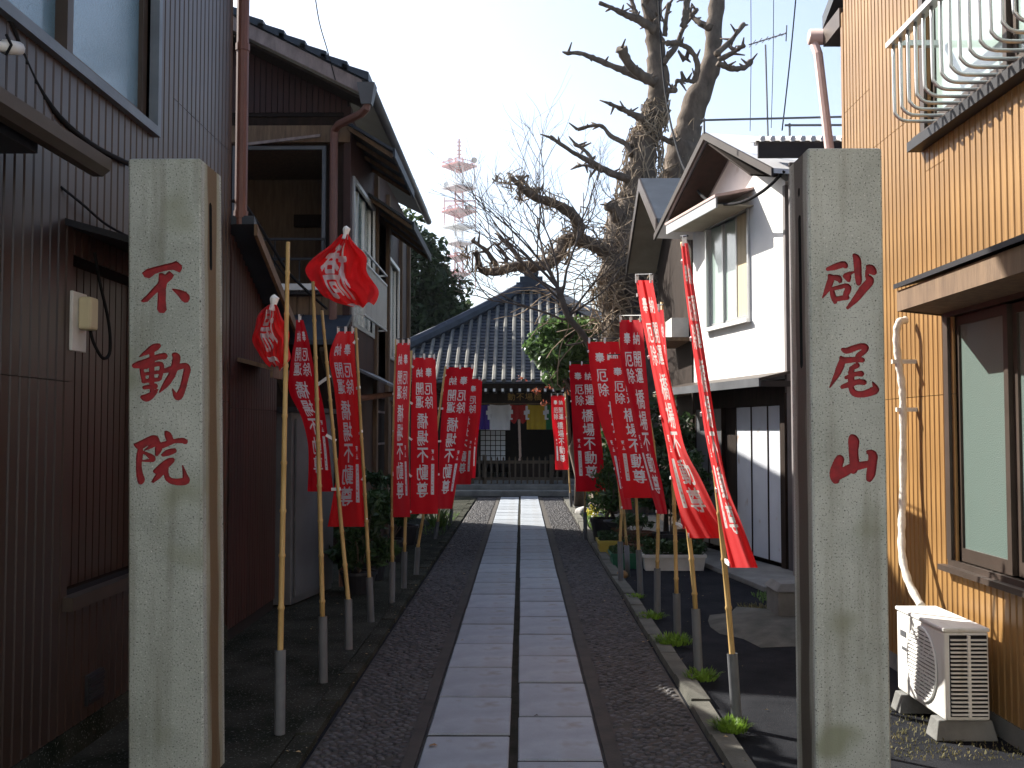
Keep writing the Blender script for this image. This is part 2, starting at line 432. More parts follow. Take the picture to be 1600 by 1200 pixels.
def cobbles(x0, x1, y0, y1, seed):
    r = np.random.default_rng(seed)
    V = []; F = []
    py = 0.036; px_ = 0.05
    ny = int((y1-y0)/py); nx = max(1, int((x1-x0)/px_))
    n = 0
    for j in range(ny):
        for i in range(nx):
            cx = x0 + (i + 0.5 + (0.5 if j % 2 else 0) - 0.25) * (x1-x0)/nx + r.uniform(-.008,.008)
            cy = y0 + (j + 0.5)*py + r.uniform(-.005,.005)
            a = r.uniform(.016,.024); bb = r.uniform(.011,.016); h = r.uniform(.003,.012); ro = r.uniform(-.5,.5)
            if r.random() < 0.06: continue
            ring = []
            for k in range(6):
                t = k*math.pi/3 + r.uniform(-.2,.2)
                ring.append((a*math.cos(t), bb*math.sin(t)))
            ca, sa = math.cos(ro), math.sin(ro)
            for sc, z in ((1,0.004),(0.9,0.006+h*0.65),(0.5,0.006+h)):
                for (u,v) in ring:
                    V.append((cx+(u*ca-v*sa)*sc, cy+(u*sa+v*ca)*sc, z))
            for q in range(2):
                for k in range(6):
                    F.append((n+q*6+k, n+q*6+(k+1)%6, n+q*6+6+(k+1)%6, n+q*6+6+k))
            F.append(tuple(n+12+k for k in range(6)))
            n += 18
    me = bpy.data.meshes.new('cobbles'); me.from_pydata(V, [], F); me.materials.append(M['cobble'])
    me.polygons.foreach_set('use_smooth', [True]*len(me.polygons))
    o = link('cobbles', me, path); tag(o, 'strip of small dark cobbles set in mortar beside the slabs', kind='stuff')
cobbles(-0.955,-0.55,3.2,22.8,1)
cobbles(0.465,0.875,3.2,22.8,2)

# kerbs
for xk, lab, sd in ((-1.045,'low mossy kerb along the left of the path',3),(0.965,'low worn concrete kerb along the right of the path',5)):
    kr = empty('kerb', (xk,3,0), lab, kind='structure')
    rr = random.Random(sd)
    km = MB(); km.hexa([(-.058,-.298,0),(.058,-.298,0),(.058,.298,0),(-.058,.298,0),(-.05,-.294,.05),(.052,-.294,.05),(.052,.294,.05),(-.05,.294,.05)])
    kme = km.mesh('kerb_stone', M['kerb'] if xk > 0 else M['apron'])
    y = 2.0
    while y < 22.5:
        put('kerb_stone', kme, kr, (xk + rr.uniform(-.005,.005), y+0.3, (-0.008 if xk > 0 else -0.018) + rr.uniform(-.006,.006)), (rr.uniform(-.01,.01), rr.uniform(-.02,.02), rr.uniform(-.008,.008)))
        y += 0.605

# concrete pad and ramp by the white house
g = MB(); g.plate([(2.25,9.6,0),(2.95,9.5,0),(2.75,11.0,0),(2.2,13.2,0),(1.75,13.2,0)], (0,0,0.055))
tag(g.build('doorstep_slab', M['concrete'], loc=(2.3,11,0), bevel=0.01), 'thin concrete slab before the white storage doors', kind='structure')
g = MB()
c0 = Vector((2.05,7.9,0))
rings = [(0.62,0.0),(0.45,0.035),(0.25,0.075)]
vs = []; n = 20
rr = random.Random(8)
jit = [rr.uniform(.85,1.15) for _ in range(n)]
for rad, z in rings:
    for k in range(n):
        a = 2*math.pi*k/n
        vs.append((c0.x + rad*jit[k]*math.cos(a)*1.0, c0.y + rad*jit[k]*math.sin(a)*1.35, z + 0.004))
fs = [(q*n+k, q*n+(k+1)%n, (q+1)*n+(k+1)%n, (q+1)*n+k) for q in range(2) for k in range(n)] + [tuple(2*n+k for k in range(n))]
g.add(vs, fs)
tag(g.build('concrete_fillet', M['kerb'], smooth=True, loc=c0), 'patch of smoothed concrete on the asphalt', kind='structure')

# ================================================================== STONE PILLARS with carved characters
def stroke_field(strokes, X, Y):
    F = np.full(X.shape, -99.0)
    for s in strokes:
        P = smooth_path(s, 5)
        for i in range(len(P)-1):
            ax, ay, aw = P[i]; bx, by, bw = P[i+1]
            dx, dy = bx-ax, by-ay; L2 = dx*dx+dy*dy+1e-9
            t = np.clip(((X-ax)*dx+(Y-ay)*dy)/L2, 0, 1)
            d = np.hypot(X-(ax+t*dx), Y-(ay+t*dy))
            F = np.maximum(F, (aw+(bw-aw)*t)/2 - d)
    return F

def poly_field(poly, X, Y):
    P = np.array(poly, float); n = len(P)
    D = np.full(X.shape, 1e9); ins = np.zeros(X.shape, bool)
    for i in range(n):
        ax, ay = P[i]; bx, by = P[(i+1) % n]
        dx, dy = bx-ax, by-ay; L2 = dx*dx+dy*dy+1e-9
        t = np.clip(((X-ax)*dx+(Y-ay)*dy)/L2, 0, 1)
        D = np.minimum(D, np.hypot(X-(ax+t*dx), Y-(ay+t*dy)))
        cond = (ay > Y) != (by > Y)
        xi = ax + (Y-ay)*dx/(dy if abs(dy) > 1e-9 else 1e-9)
        ins ^= cond & (X < xi)
    return np.where(ins, D, -D)

def march(F, pos, depth_vec, out_mb, in_mb):
    """split a grid into outside faces (out_mb) and sunk inside faces plus side walls (in_mb); pos(i, j) is a point"""
    nv, nu = F.shape
    oc = {}; ic = {}
    def vtx(mb, cache, key, p):
        if key not in cache:
            cache[key] = len(mb.v); mb.v.append(tuple(p))
        return cache[key]
    for j in range(nv-1):
        for i in range(nu-1):
            cs = [(i,j),(i+1,j),(i+1,j+1),(i,j+1)]
            fv = [F[b_, a_] for a_, b_ in cs]
            sg = [x > 0 for x in fv]
            if not any(sg):
                out_mb.f.append(tuple(vtx(out_mb, oc, c, pos(*c)) for c in cs)); out_mb.m.append(0); continue
            if all(sg):
                in_mb.f.append(tuple(vtx(in_mb, ic, c, pos(*c) + depth_vec) for c in cs)); in_mb.m.append(0); continue
            po = []; pi = []; cross = []
            for k in range(4):
                a, b_ = cs[k], cs[(k+1) % 4]; fa, fb = fv[k], fv[(k+1) % 4]
                (pi if sg[k] else po).append((a, pos(*a)))
                if sg[k] != sg[(k+1) % 4]:
                    t = fa/(fa-fb); key = ('e',) + tuple(sorted((a, b_)))
                    p = pos(*a)*(1-t) + pos(*b_)*t
                    po.append((key, p)); pi.append((key, p)); cross.append((key, p, sg[k]))
            if len(po) >= 3:
                out_mb.f.append(tuple(vtx(out_mb, oc, k_, p) for k_, p in po)); out_mb.m.append(0)
            if len(pi) >= 3:
                in_mb.f.append(tuple(vtx(in_mb, ic, k_, p + depth_vec) for k_, p in pi)); in_mb.m.append(0)
            if len(cross) == 2:
                (k1, p1, _), (k2, p2, _) = cross
                a = vtx(in_mb, ic, ('t', k1), p1); b2 = vtx(in_mb, ic, ('t', k2), p2)
                c = vtx(in_mb, ic, k2, p2 + depth_vec); d = vtx(in_mb, ic, k1, p1 + depth_vec)
                in_mb.f.append((a, b2, c, d)); in_mb.m.append(0)

def S(ox, oy, *strokes):
    return [[(ox + x/10, oy + y/10, w_/10) for x, y, w_ in s] for s in strokes]
CH = {}
CH['fu'] = ('poly', 200, 380, [
    [(230,465),(300,410),(480,360),(690,310),(745,285),(830,350),(835,400),(800,455),(760,435),(700,410),(560,430),(420,475),(340,545),(265,525)],
    [(490,480),(530,470),(580,500),(640,440),(710,500),(680,560),(610,620),(590,700),(590,900),(605,1040),(570,1085),(500,1080),(470,1030),(475,900),(480,740),(310,910),(240,920),(220,900),(330,790),(470,630),(485,590)],
    [(690,715),(800,730),(900,765),(955,820),(960,870),(930,920),(890,925),(840,890),(790,820),(720,750)]])
CH['dou'] = ('st', 200, 520, S(200,520,
    [(470,205,70),(400,240,110),(300,300,70),(190,370,10)], [(105,515,60),(170,500,95),(300,445,80),(450,385,80),(565,365,90)],
    [(375,250,60),(375,450,70),(375,700,70),(385,900,60)], [(215,560,50),(240,680,60),(265,760,50)],
    [(210,560,40),(350,515,55),(490,485,60),(530,520,60),(520,620,55),(500,720,50)], [(235,650,42),(500,612,42)], [(250,755,55),(480,730,50)],
    [(265,855,45),(350,845,60),(430,835,75)], [(235,1005,50),(310,1015,110),(400,955,80),(470,890,18)],
    [(715,345,60),(755,390,110),(725,530,100),(690,650,100),(600,800,85),(500,930,10)],
    [(560,600,55),(700,560,85),(880,515,75),(920,570,95),(895,700,90),(860,850,90),(805,985,105),(755,990,70),(700,880,10)]))
CH['in'] = ('st', 200, 660, S(200,660,
    [(110,345,22),(185,360,110),(300,300,110),(400,255,100),(445,280,70),(400,350,60),(270,430,15)],
    [(250,470,30),(340,520,60),(390,570,80),(340,595,40),(240,603,15)],
    [(200,400,60),(190,500,90),(178,650,75),(190,800,90),(215,890,105),(210,925,80)],
    [(590,155,40),(620,200,95),(655,280,95)], [(465,310,60),(480,400,105),(450,505,40)],
    [(500,370,90),(600,335,80),(720,295,55),(840,285,75),(885,300,70)], [(545,510,40),(620,475,85),(715,445,70)],
    [(435,765,60),(550,690,115),(640,620,105),(695,590,60)], [(580,700,60),(500,810,85),(400,925,35)],
    [(605,680,60),(600,800,65),(640,890,75),(750,930,90),(900,915,105),(895,840,70),(852,680,8)]))
CH['sa'] = ('st', 1270, 380, S(1270,380,
    [(230,405,45),(350,370,85),(480,330,85),(515,355,70)], [(260,510,50),(280,560,95),(230,700,85),(145,850,8)],
    [(300,530,55),(400,550,85),(425,590,55)], [(290,720,55),(310,820,75),(340,915,55)],
    [(290,720,45),(400,690,55),(520,665,60),(555,705,85),(520,790,85),(500,850,55)], [(330,880,75),(430,860,65),(530,850,65)],
    [(490,520,30),(540,520,105),(560,575,55)], [(560,485,55),(660,445,12)],
    [(660,195,55),(700,260,110),(710,450,105),(720,600,85),(715,640,40)], [(865,365,45),(920,410,130),(965,455,80)],
    [(850,440,40),(860,520,60),(900,590,115),(790,720,120),(680,860,95),(540,1010,38)]))
CH['o'] = ('st', 1270, 520, S(1270,520,
    [(475,265,50),(540,280,85),(700,225,85),(810,210,80),(840,245,80),(800,300,75),(720,360,75),(700,420,60)],
    [(445,385,40),(480,430,85),(650,420,75),(780,425,70)], [(470,420,85),(430,530,105),(360,680,75),(260,850,10)],
    [(695,510,75),(630,550,65),(580,620,55)], [(520,700,45),(650,650,55),(760,640,80)], [(455,845,50),(560,810,75),(700,770,75),(800,775,75)],
    [(610,560,70),(600,700,90),(600,860,80),(650,945,90),(780,960,90),(945,910,115),(985,870,85),(940,775,15)]))
CH['san'] = ('st', 1270, 660, S(1270,660,
    [(625,240,100),(645,300,165),(640,450,140),(650,650,140),(630,740,120)], [(420,580,130),(390,650,150),(340,800,160),(350,900,110)],
    [(330,870,110),(480,780,140),(640,700,120),(880,650,90)], [(865,460,40),(945,510,130),(935,650,130),(910,800,130),(885,880,90)]))

def pillar(name, label, topL, topR, botL, botR, ytop, chars, inner, mat, slots, depth=0.30):
    """front face from its photographed corners at Y = 4.3; inner = +1: the path-side face looks to +X"""
    Y0 = 4.3
    tl, tr = at(topL, ytop, Y0), at(topR, ytop, Y0)
    bl, br = at(botL, 1195, Y0), at(botR, 1195, Y0)
    def ext(t, b_):   # straight down to the ground
        k = t.z/(t.z-b_.z); return t + (b_-t)*k
    bl, br = ext(tl, bl), ext(tr, br)
    H = tl.z
    root = empty(name, ((bl.x+br.x)/2, Y0+depth/2, 0), label, 'pillar', 'stone gate pillars')
    sh = MB()
    def XL(z): return bl.x + (tl.x-bl.x)*z/H
    def XR(z): return br.x + (tr.x-br.x)*z/H
    ch = 0.008   # chamfered arrises
    zcur = 0.0
    rows = []
    for key in chars:
        kind, ox, oy, data = CH[key]
        p0 = at(ox+4, oy+116, Y0); p1 = at(ox+116, oy+8, Y0)
        rows.append((p0.z, p1.z, p0.x, p1.x, key))
    rows.sort()
    def strip(za, zb, xa, xb):
        sh.add([(xa(za),Y0,za),(xb(za),Y0,za),(xb(zb),Y0,zb),(xa(zb),Y0,zb)], [(0,1,2,3)])
    xl = lambda z: XL(z)+ch
    xr = lambda z: XR(z)-ch
    for z0, z1, x0, x1, key in rows:
        x0 = max(x0, max(xl(z0), xl(z1)) + .002); x1 = min(x1, min(xr(z0), xr(z1)) - .002)
        strip(zcur, z0, xl, xr)
        strip(z0, z1, xl, lambda z: x0); strip(z0, z1, lambda z: x1, xr)
        kind, ox, oy, data = CH[key]
        nu, nv = 116, 112
        us = np.linspace(x0, x1, nu); vs_ = np.linspace(z0, z1, nv)
        # back to photo coordinates for the brush strokes
        a = at(ox, oy, Y0); b_ = at(ox+120, oy+120, Y0)
        UX, VZ = np.meshgrid(us, vs_)
        PX = ox + (UX-a.x)/(b_.x-a.x)*120; PY = oy + (VZ-a.z)/(b_.z-a.z)*120
        if kind == 'st': F = stroke_field(data, PX, PY)
        else:
            F = np.full(PX.shape, -99.0)
            for pl in data: F = np.maximum(F, poly_field([(ox+x/10, oy+y/10) for x, y in pl], PX, PY))
        F += 0.75 + np.random.default_rng(len(key)).normal(0, 0.16, F.shape)
        F[np.abs(F) < 1e-4] = 1e-4
        F[0,:] = F[-1,:] = -5; F[:,0] = F[:,-1] = -5
        ins = MB()
        march(F, lambda i, j: Vector((us[i], Y0, vs_[j])), Vector((0, 0.014, 0)), sh, ins)
        ins.build('carved_character', M['carvered'], root)
        zcur = z1
    strip(zcur, H-ch, xl, xr)
    # chamfers, sides, back, top
    def P(x, y, z): return (x, y, z)
    zt = H-ch
    yb = Y0+depth
    yf = Y0+ch
    A0 = [xl(0),xr(0),XL(0),XR(0)]; A1 = [xl(zt),xr(zt),XL(zt),XR(zt)]
    sh.add([P(A0[2],yf,0),P(A0[0],Y0,0),P(A1[0],Y0,zt),P(A1[2],yf,zt)], [(0,1,2,3)])
    sh.add([P(A0[1],Y0,0),P(A0[3],yf,0),P(A1[3],yf,zt),P(A1[1],Y0,zt)], [(0,1,2,3)])
    ins = MB()
    for side in (-1, 1):
        XX = XL if side < 0 else XR
        if side == inner and slots:
            zc = 0.0
            for (ya, yb2, z0, z1) in sorted(slots, key=lambda s: s[2]):
                def quad(y0, y1, za, zb2):
                    sh.add([(XX(za),y0,za),(XX(za),y1,za),(XX(zb2),y1,zb2),(XX(zb2),y0,zb2)], [(0,1,2,3)])
                quad(yf, yb, zc, z0)
                nu = 14; nv = max(14, int((z1-z0)/0.01))
                ys_ = np.linspace(ya-.02, yb2+.02, nu); zs = np.linspace(z0, z1, nv)
                quad(yf, ys_[0], z0, z1); quad(ys_[-1], yb, z0, z1)
                YY, ZZ = np.meshgrid(ys_, zs)
                hw = (yb2-ya)/2; yc = (ya+yb2)/2
                zz = np.clip(ZZ, z0+.02+hw, z1-.02-hw)
                F = (hw - np.hypot(YY-yc, ZZ-zz)); F[np.abs(F) < 1e-5] = 1e-5
                F[0,:] = F[-1,:] = -1; F[:,0] = F[:,-1] = -1
                march(F, lambda i, j: Vector((XX(zs[j]), ys_[i], zs[j])), Vector((-side*0.05, 0, 0)), sh, ins)
                zc = z1
            quad(yf, yb, zc, zt)
        else:
            sh.add([(XX(0),yf,0),(XX(0),yb,0),(XX(zt),yb,zt),(XX(zt),yf,zt)], [(0,1,2,3)])
    sh.add([(XL(0),yb,0),(XR(0),yb,0),(XR(zt),yb,zt),(XL(zt),yb,zt)], [(0,1,2,3)])
    e = 0.012
    top = [(XL(zt)+e,yf+e,H),(XR(zt)-e,yf+e,H),(XR(zt)-e,yb-e,H),(XL(zt)+e,yb-e,H)]
    rim = [(XL(zt),yf,zt),(xl(zt),Y0,zt),(xr(zt),Y0,zt),(XR(zt),yf,zt),(XR(zt),yb,zt),(XL(zt),yb,zt)]
    sh.add(rim+top, [(0,1,6),(1,2,7,6),(2,3,7),(3,4,8,7),(4,5,9,8),(5,0,6,9),(6,7,8,9)])
    me = sh.mesh('shaft', mat)
    bm = bmesh.new(); bm.from_mesh(me); bmesh.ops.recalc_face_normals(bm, faces=bm.faces); bm.to_mesh(me); bm.free()
    o = link('shaft', me, root, loc=(0, Y0, 0))
    if ins.f: ins.build('slot', M['dark'], root)
    return root
pillar('stone_pillar', 'grey granite gate pillar carved with red characters 不動院', 200, 313, 200, 318, 246, ['fu','dou','in'], 1, M['pillarL'],
       [(4.42,4.46,2.18,2.52)])
pillar('stone_pillar', 'grey granite gate pillar carved with red characters 砂尾山', 1262, 1378, 1276, 1393, 230, ['sa','o','san'], -1, M['pillarR'],
       [(4.43,4.46,2.50,2.58),(4.42,4.465,1.75,2.46)])

# ================================================================== SIDING
def siding(parent, X, side, y0, y1, pitch, cuts, openings, mat, name='siding_strip', gap=0.008, thick=0.014, seam=0.004):
    """vertical strips on a wall at X looking to side*X; cuts(y) lists the joint heights"""
    n = int(round((y1-y0)/pitch))
    for i in range(n):
        a = y0 + i*pitch; b_ = a + pitch; mid = (a+b_)/2
        zs = cuts(mid)
        segs = [(zs[k]+seam/2, zs[k+1]-seam/2) for k in range(len(zs)-1)]
        for (oy0, oy1, oz0, oz1) in openings:
            if oy0 < mid < oy1:
                ns = []
                for (za, zb) in segs:
                    if zb <= oz0 or za >= oz1: ns.append((za, zb)); continue
                    if za < oz0 - .01: ns.append((za, oz0))
                    if zb > oz1 + .01: ns.append((oz1, zb))
                segs = ns
        for za, zb in segs:
            m_ = MB(); t = thick*side; e = 0.006
            a_, bb = a + gap/2, b_ - gap/2
            m_.add([(X,a_,za),(X,bb,za),(X,bb,zb),(X,a_,zb),(X+t*.6,a_,za),(X+t*.6,bb,za),(X+t*.6,bb,zb),(X+t*.6,a_,zb),(X+t,a_+e,za),(X+t,bb-e,za),(X+t,bb-e,zb),(X+t,a_+e,zb)],
                   [(0,1,5,4),(1,2,6,5),(2,3,7,6),(3,0,4,7),(4,5,9,8),(5,6,10,9),(6,7,11,10),(7,4,8,11),(8,9,10,11)])
            me = m_.mesh(name, mat)
            if side < 0: pass
            bm = bmesh.new(); bm.from_mesh(me); bmesh.ops.recalc_face_normals(bm, faces=bm.faces); bm.to_mesh(me); bm.free()
            link(name, me, parent, loc=(X, mid, za))

# ------------------------------------------------------------------ building A: brown corrugated house, left
bA = empty('brown_house', (-4, 5, 0), 'two storey house clad in brown ribbed metal behind the left pillar', 'house')
XA = -2.045
# leave recesses for the two openings: wall core built round them
b = MB()
def wall_with_holes(mb, X0, X1, y0, y1, z0, z1, holes):
    ys = sorted({y0, y1, *[h[0] for h in holes], *[h[1] for h in holes]}); zs = sorted({z0, z1, *[h[2] for h in holes], *[h[3] for h in holes]})
    ys = [y for y in ys if y0 <= y <= y1]; zs = [z for z in zs if z0 <= z <= z1]
    for i in range(len(ys)-1):
        for j in range(len(zs)-1):
            ym = (ys[i]+ys[i+1])/2; zm = (zs[j]+zs[j+1])/2
            if any(h[0] < ym < h[1] and h[2] < zm < h[3] for h in holes): continue
            mb.box(X0, X1, ys[i], ys[i+1], zs[j], zs[j+1])
holesA = [(3.3,5.53,3.17,4.6),(4.6,5.75,0.74,2.30)]
wall_with_holes(b, XA-0.15, XA, 2.3, 7.1, 0, 6.2, holesA)
b.box(-7, XA-0.15, 2.3, 2.45, 0, 6.2); b.box(-7, XA-0.15, 6.95, 7.1, 0, 6.2); b.box(-7.1, -7, 2.3, 7.1, 0, 6.2)
b.build('wall', M['core'], bA)
b = MB(); b.box(-7.4, -1.8, 2.0, 7.4, 6.2, 6.4); b.build('roof', M['darkroof'], bA)
b = MB(); b.box(XA, XA+0.02, 2.3, 7.1, 0.0, 0.16); b.build('footing', M['apron'], bA)
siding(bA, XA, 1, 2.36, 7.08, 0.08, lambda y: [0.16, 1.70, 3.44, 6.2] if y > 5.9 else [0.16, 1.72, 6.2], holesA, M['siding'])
# end wall seen past the corner: strips facing +Y are hidden; window upper left
wn = MB(); z0, z1, ya, yb = 3.17, 4.6, 3.3, 5.53
wn.box(XA-0.02, XA+0.05, ya, yb, z0-0.05, z0); wn.box(XA-0.02, XA+0.05, yb, yb+0.05, z0-0.05, z1); wn.box(XA-0.02, XA+0.05, ya, yb, z1, z1+0.05)
win = wn.build('window', M['bluealu'], bA)
fr = MB()
for (p, q) in ((3.3,4.62),(4.55,5.53)):
    dx = -0.035 if p < 4 else 0.0
    fr.box(XA-0.05+dx, XA-0.015+dx, p, p+0.06, z0, z1); fr.box(XA-0.05+dx, XA-0.015+dx, q-0.07, q, z0, z1); fr.box(XA-0.05+dx, XA-0.015+dx, p+.06, q-.07, z0, z0+0.06)
fr.build('sash', M['bronze'], win)
for (p, q, dx) in ((3.36,4.55,-0.055),(4.61,5.46,-0.02)):
    pn = MB(); pn.box(XA-0.025+dx, XA-0.018+dx, p, q, z0+0.06, z1); pn.build('pane', G['blue'], win)
# recessed shuttered opening
sh = MB(); sh.box(XA-0.14, XA-0.13, 4.6, 5.75, 0.74, 2.3); shut = sh.build('shutter', M['core'], bA)
for k in range(14):
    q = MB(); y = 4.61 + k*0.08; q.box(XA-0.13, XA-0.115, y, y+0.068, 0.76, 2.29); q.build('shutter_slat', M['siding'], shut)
q = MB(); q.box(XA, XA+0.06, 4.55, 5.8, 0.70, 0.76); q.build('sill', M['bronze'], bA)
q = MB(); q.plate([(XA,4.5,2.42),(XA+0.32,4.5,2.33),(XA+0.32,5.85,2.33),(XA,5.85,2.42)], (0,0,0.03)); q.build('door_canopy', M['blackmetal'], bA)
# small eave with gutter, far left
ev = MB(); ev.plate([(XA,2.7,2.80),(-1.76,2.7,2.60),(-1.76,4.06,2.60),(XA,4.06,2.80)], (0,0,0.03))
ev.box(XA, -1.80, 2.7, 3.75, 2.53, 2.58)
low = ev.build('porch_roof', M['darkroof'], bA)
gt = MB()
pr = [(-0.055,0.0),(-0.05,-0.045),(-0.02,-0.07),(0.02,-0.07),(0.05,-0.045),(0.055,0.0)]
for k in range(5):
    (x0,zz0),(x1,zz1) = pr[k], pr[k+1]
    gt.add([(-1.72+x0,2.7,2.60+zz0),(-1.72+x1,2.7,2.60+zz1),(-1.72+x1,4.10,2.60+zz1),(-1.72+x0,4.10,2.60+zz0)], [(0,1,2,3)])
gt.add([(-1.72+x,4.10,2.60+z) for x, z in pr], [(0,1,2,3,4,5)])
gt.build('gutter', M['bronze'], low)
# corner rain pipe
q = MB(); q.tube([(-1.985,7.16,6.2),(-1.985,7.16,2.95)], 0.045, 12)
for z in (3.0,4.2): q.tube([(-1.985,7.16,z),(-1.985,7.16,z+0.05)], 0.052, 12)
q.build('rain_pipe', M['pipebrown'], bA, smooth=False)
# electric meter board with cable
mb_ = empty('meter_box', (XA+0.03,4.5,1.9), 'white meter board with beige box hung on the brown siding', 'meter')
q = MB(); q.box(XA+0.014, XA+0.03, 4.56, 4.71, 1.86, 2.13); q.build('board', M['whiteplastic'], mb_, bevel=0.004)
q = MB(); q.box(XA+0.03, XA+0.09, 4.61, 4.70, 1.96, 2.11); q.build('case', M['beige'], mb_, bevel=0.012)
q = MB(); q.tube(smooth_path([(XA+.06,4.68,1.96),(XA+.07,4.70,1.90),(XA+.08,4.78,1.84),(XA+.08,4.86,1.88),(XA+.07,4.86,2.02),(XA+.05,4.80,2.2),(XA+.03,4.78,2.34)]), 0.008, 6); q.build('cord', M['cable'], mb_, smooth=True)
q = MB(); q.box(XA+0.012, XA+0.03, 4.8, 4.98, 0.22, 0.36)
for k in range(5): q.box(XA+0.03, XA+0.038, 4.81, 4.97, 0.235+k*0.025, 0.248+k*0.025)
q.build('vent', M['blackmetal'], bA)
# cables on the brown house
def cable(name, pts, r, label, mat='cable', n=6, cat='cable', group=None, sub=8):
    q = MB(); P = smooth_path([tuple(p) for p in pts], sub); q.tube([Vector(p) for p in P], r, n)
    o = q.build(name, M[mat], loc=tuple(P[0]), smooth=True); return tag(o, label, cat, group)
cable('power_cable', [at(-30,-40,3.85), at(10,20,3.95), at(35,85,4.1), at(62,140,4.25), at(100,190,4.45), at(150,230,4.8), at(205,258,5.2)], 0.013, 'thick black power cable sagging across the brown siding')
cable('thin_cable', [at(2,40,4.0), at(15,70,4.1), at(40,110,4.25), at(60,135,4.35), at(70,150,4.4)], 0.005, 'thin black wire tied beside the thick power cable at far left')
cable('thin_cable', [at(95,292,4.45), at(130,320,4.6), at(165,350,4.85), at(205,372,5.1)], 0.006, 'thin black wire running down from the porch gutter to the left pillar')
ins = empty('insulator', at(0,72,4.0), 'white porcelain insulator holding the power cable', 'insulator')
q = MB(); a = at(-25,70,3.72); b_ = at(30,76,3.92); q.tube([a, a.lerp(b_,.55), a.lerp(b_,.6), b_], [0.02,0.02,0.03,0.026], 10); q.build('body', M['whiteplastic'], ins, smooth=True)
q = MB(); a = at(12,72,3.84); q.tube([a+Vector((0,-.012,-.04)), a+Vector((.02,-.012,0)), a+Vector((0,-.012,.04))], 0.006, 6); q.build('tie', M['cable'], ins)

# ------------------------------------------------------------------ lean-to beyond the brown house
lt = empty('lean_to', (-3,7.9,0), 'low dark red lean-to with sloping roof beside the brown house', 'shed')
q = MB(); q.plate([(-5,7.12,0),(-5,8.5,0),(-5,8.5,2.30),(-5,7.12,2.90)], (2.95,0,0)); q.build('wall', M['core'], lt)
for k in range(19):
    y = 7.13 + k*0.072; zt = 2.88 - (y-7.12)*0.44
    for za, zb in ((0.12,1.66),(1.664,zt)):
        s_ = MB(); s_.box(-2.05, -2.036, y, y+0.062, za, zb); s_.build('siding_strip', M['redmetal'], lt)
q = MB(); q.plate([(-5,7.12,2.95),(-5,8.75,2.24),(-1.88,8.75,2.24),(-1.88,7.12,2.95)], (0,0,0.06)); q.build('roof', M['darkroof'], lt)
q = MB(); q.plate([(-1.88,7.12,2.87),(-1.88,8.75,2.16),(-1.88,8.75,2.24),(-1.88,7.12,2.95)], (0.025,0,0)); q.build('barge_board', M['wood'], lt)
q = MB(); q.plate([(-2.05,7.3,2.0),(-1.78,7.3,1.93),(-1.78,7.95,1.93),(-2.05,7.95,2.0)], (0,0,0.03)); q.box(-1.80,-1.78,7.3,7.95,1.88,1.93); q.build('small_awning', M['wood'], lt)

# grey steel storage cabinet
sc_ = empty('storage_cabinet', (-2.1,8.9,0), 'grey steel storage cabinet standing behind the bamboo poles', 'cabinet')
q = MB(); q.plate([(-1.93,8.62,0.04),(-1.76,9.55,0.04),(-2.5,9.6,0.04),(-2.6,8.62,0.04)], (0,0,1.62)); q.build('body', M['greysteel'], sc_, bevel=0.01)
q = MB(); q.plate([(-1.915,8.66,0.1),(-1.755,9.51,0.1),(-1.755,9.51,1.6),(-1.915,8.66,1.6)], (0.012,0,0)); q.build('door', M['greysteel'], sc_)
q = MB(); q.plate([(-1.88,8.55,1.66),(-1.70,9.6,1.66),(-2.55,9.65,1.66),(-2.65,8.55,1.66)], (0,0,0.04)); q.build('top', M['blackmetal'], sc_)

# ------------------------------------------------------------------ building B: wooden house with gable
bB = empty('wooden_house', (-4,14,0), 'old two storey wooden house with dark red gable and tiled roof', 'house')
XB, YB, YE = -1.95, 11.4, 17.4
# shell: far walls, ground storey
q = MB()
q.box(-7.3,-7.15,YB,YE,0,5.0); q.box(-7.15,XB,YE-0.15,YE,0,5.0)
q.build('wall', M['darkwood'], bB)
def zroof(x): return 5.15 + (-1.5 - x)*0.5 if x > -4.6 else 6.7 - (-4.6 - x)*0.5
# gable end, facing the lane's mouth
q = MB()
q.box(-7.15,-3.25,YB,YB+0.12,0,5.05)
q.box(-3.25,XB,YB,YB+0.12,2.75,3.12); q.box(-3.25,XB,YB,YB+0.12,0,2.35)
q.box(-3.25,XB,YB+.02,YB+0.12,4.70,5.05); q.box(-2.2,XB,YB,YB+0.12,3.12,4.70)
q.build('end_wall', M['darkwood'], bB)
q = MB(); q.plate([(-7.15,YB,5.05),(XB,YB,5.05),(XB,YB,zroof(XB)-.1),(-4.6,YB,6.58),(-7.15,YB,zroof(-7.15)-.1)], (0,0.12,0)); q.build('gable_backing', M['core'], bB)
x = -4.4; k = 0
while x < XB - 0.02:
    x1 = min(x+0.055, XB); za = 5.09
    s_ = MB(); s_.hexa([(x,YB-.014,za),(x1,YB-.014,za),(x1,YB,za),(x,YB,za),(x,YB-.014,zroof(x)-.12),(x1,YB-.014,zroof(x1)-.12),(x1,YB,zroof(x1)-.12),(x,YB,zroof(x)-.12)])
    s_.build('gable_strip', M['redmetal'], bB); x += 0.066
q = MB(); q.box(-3.6,XB+0.02,YB-0.05,YB+.02,4.74,4.93); q.build('lintel', M['wood'], bB)
q = MB(); q.bar((-3.1,YB-.1,4.70),(-2.25,YB-.1,4.80),0.02,0.03); q.build('batten', M['paintwood'], bB)
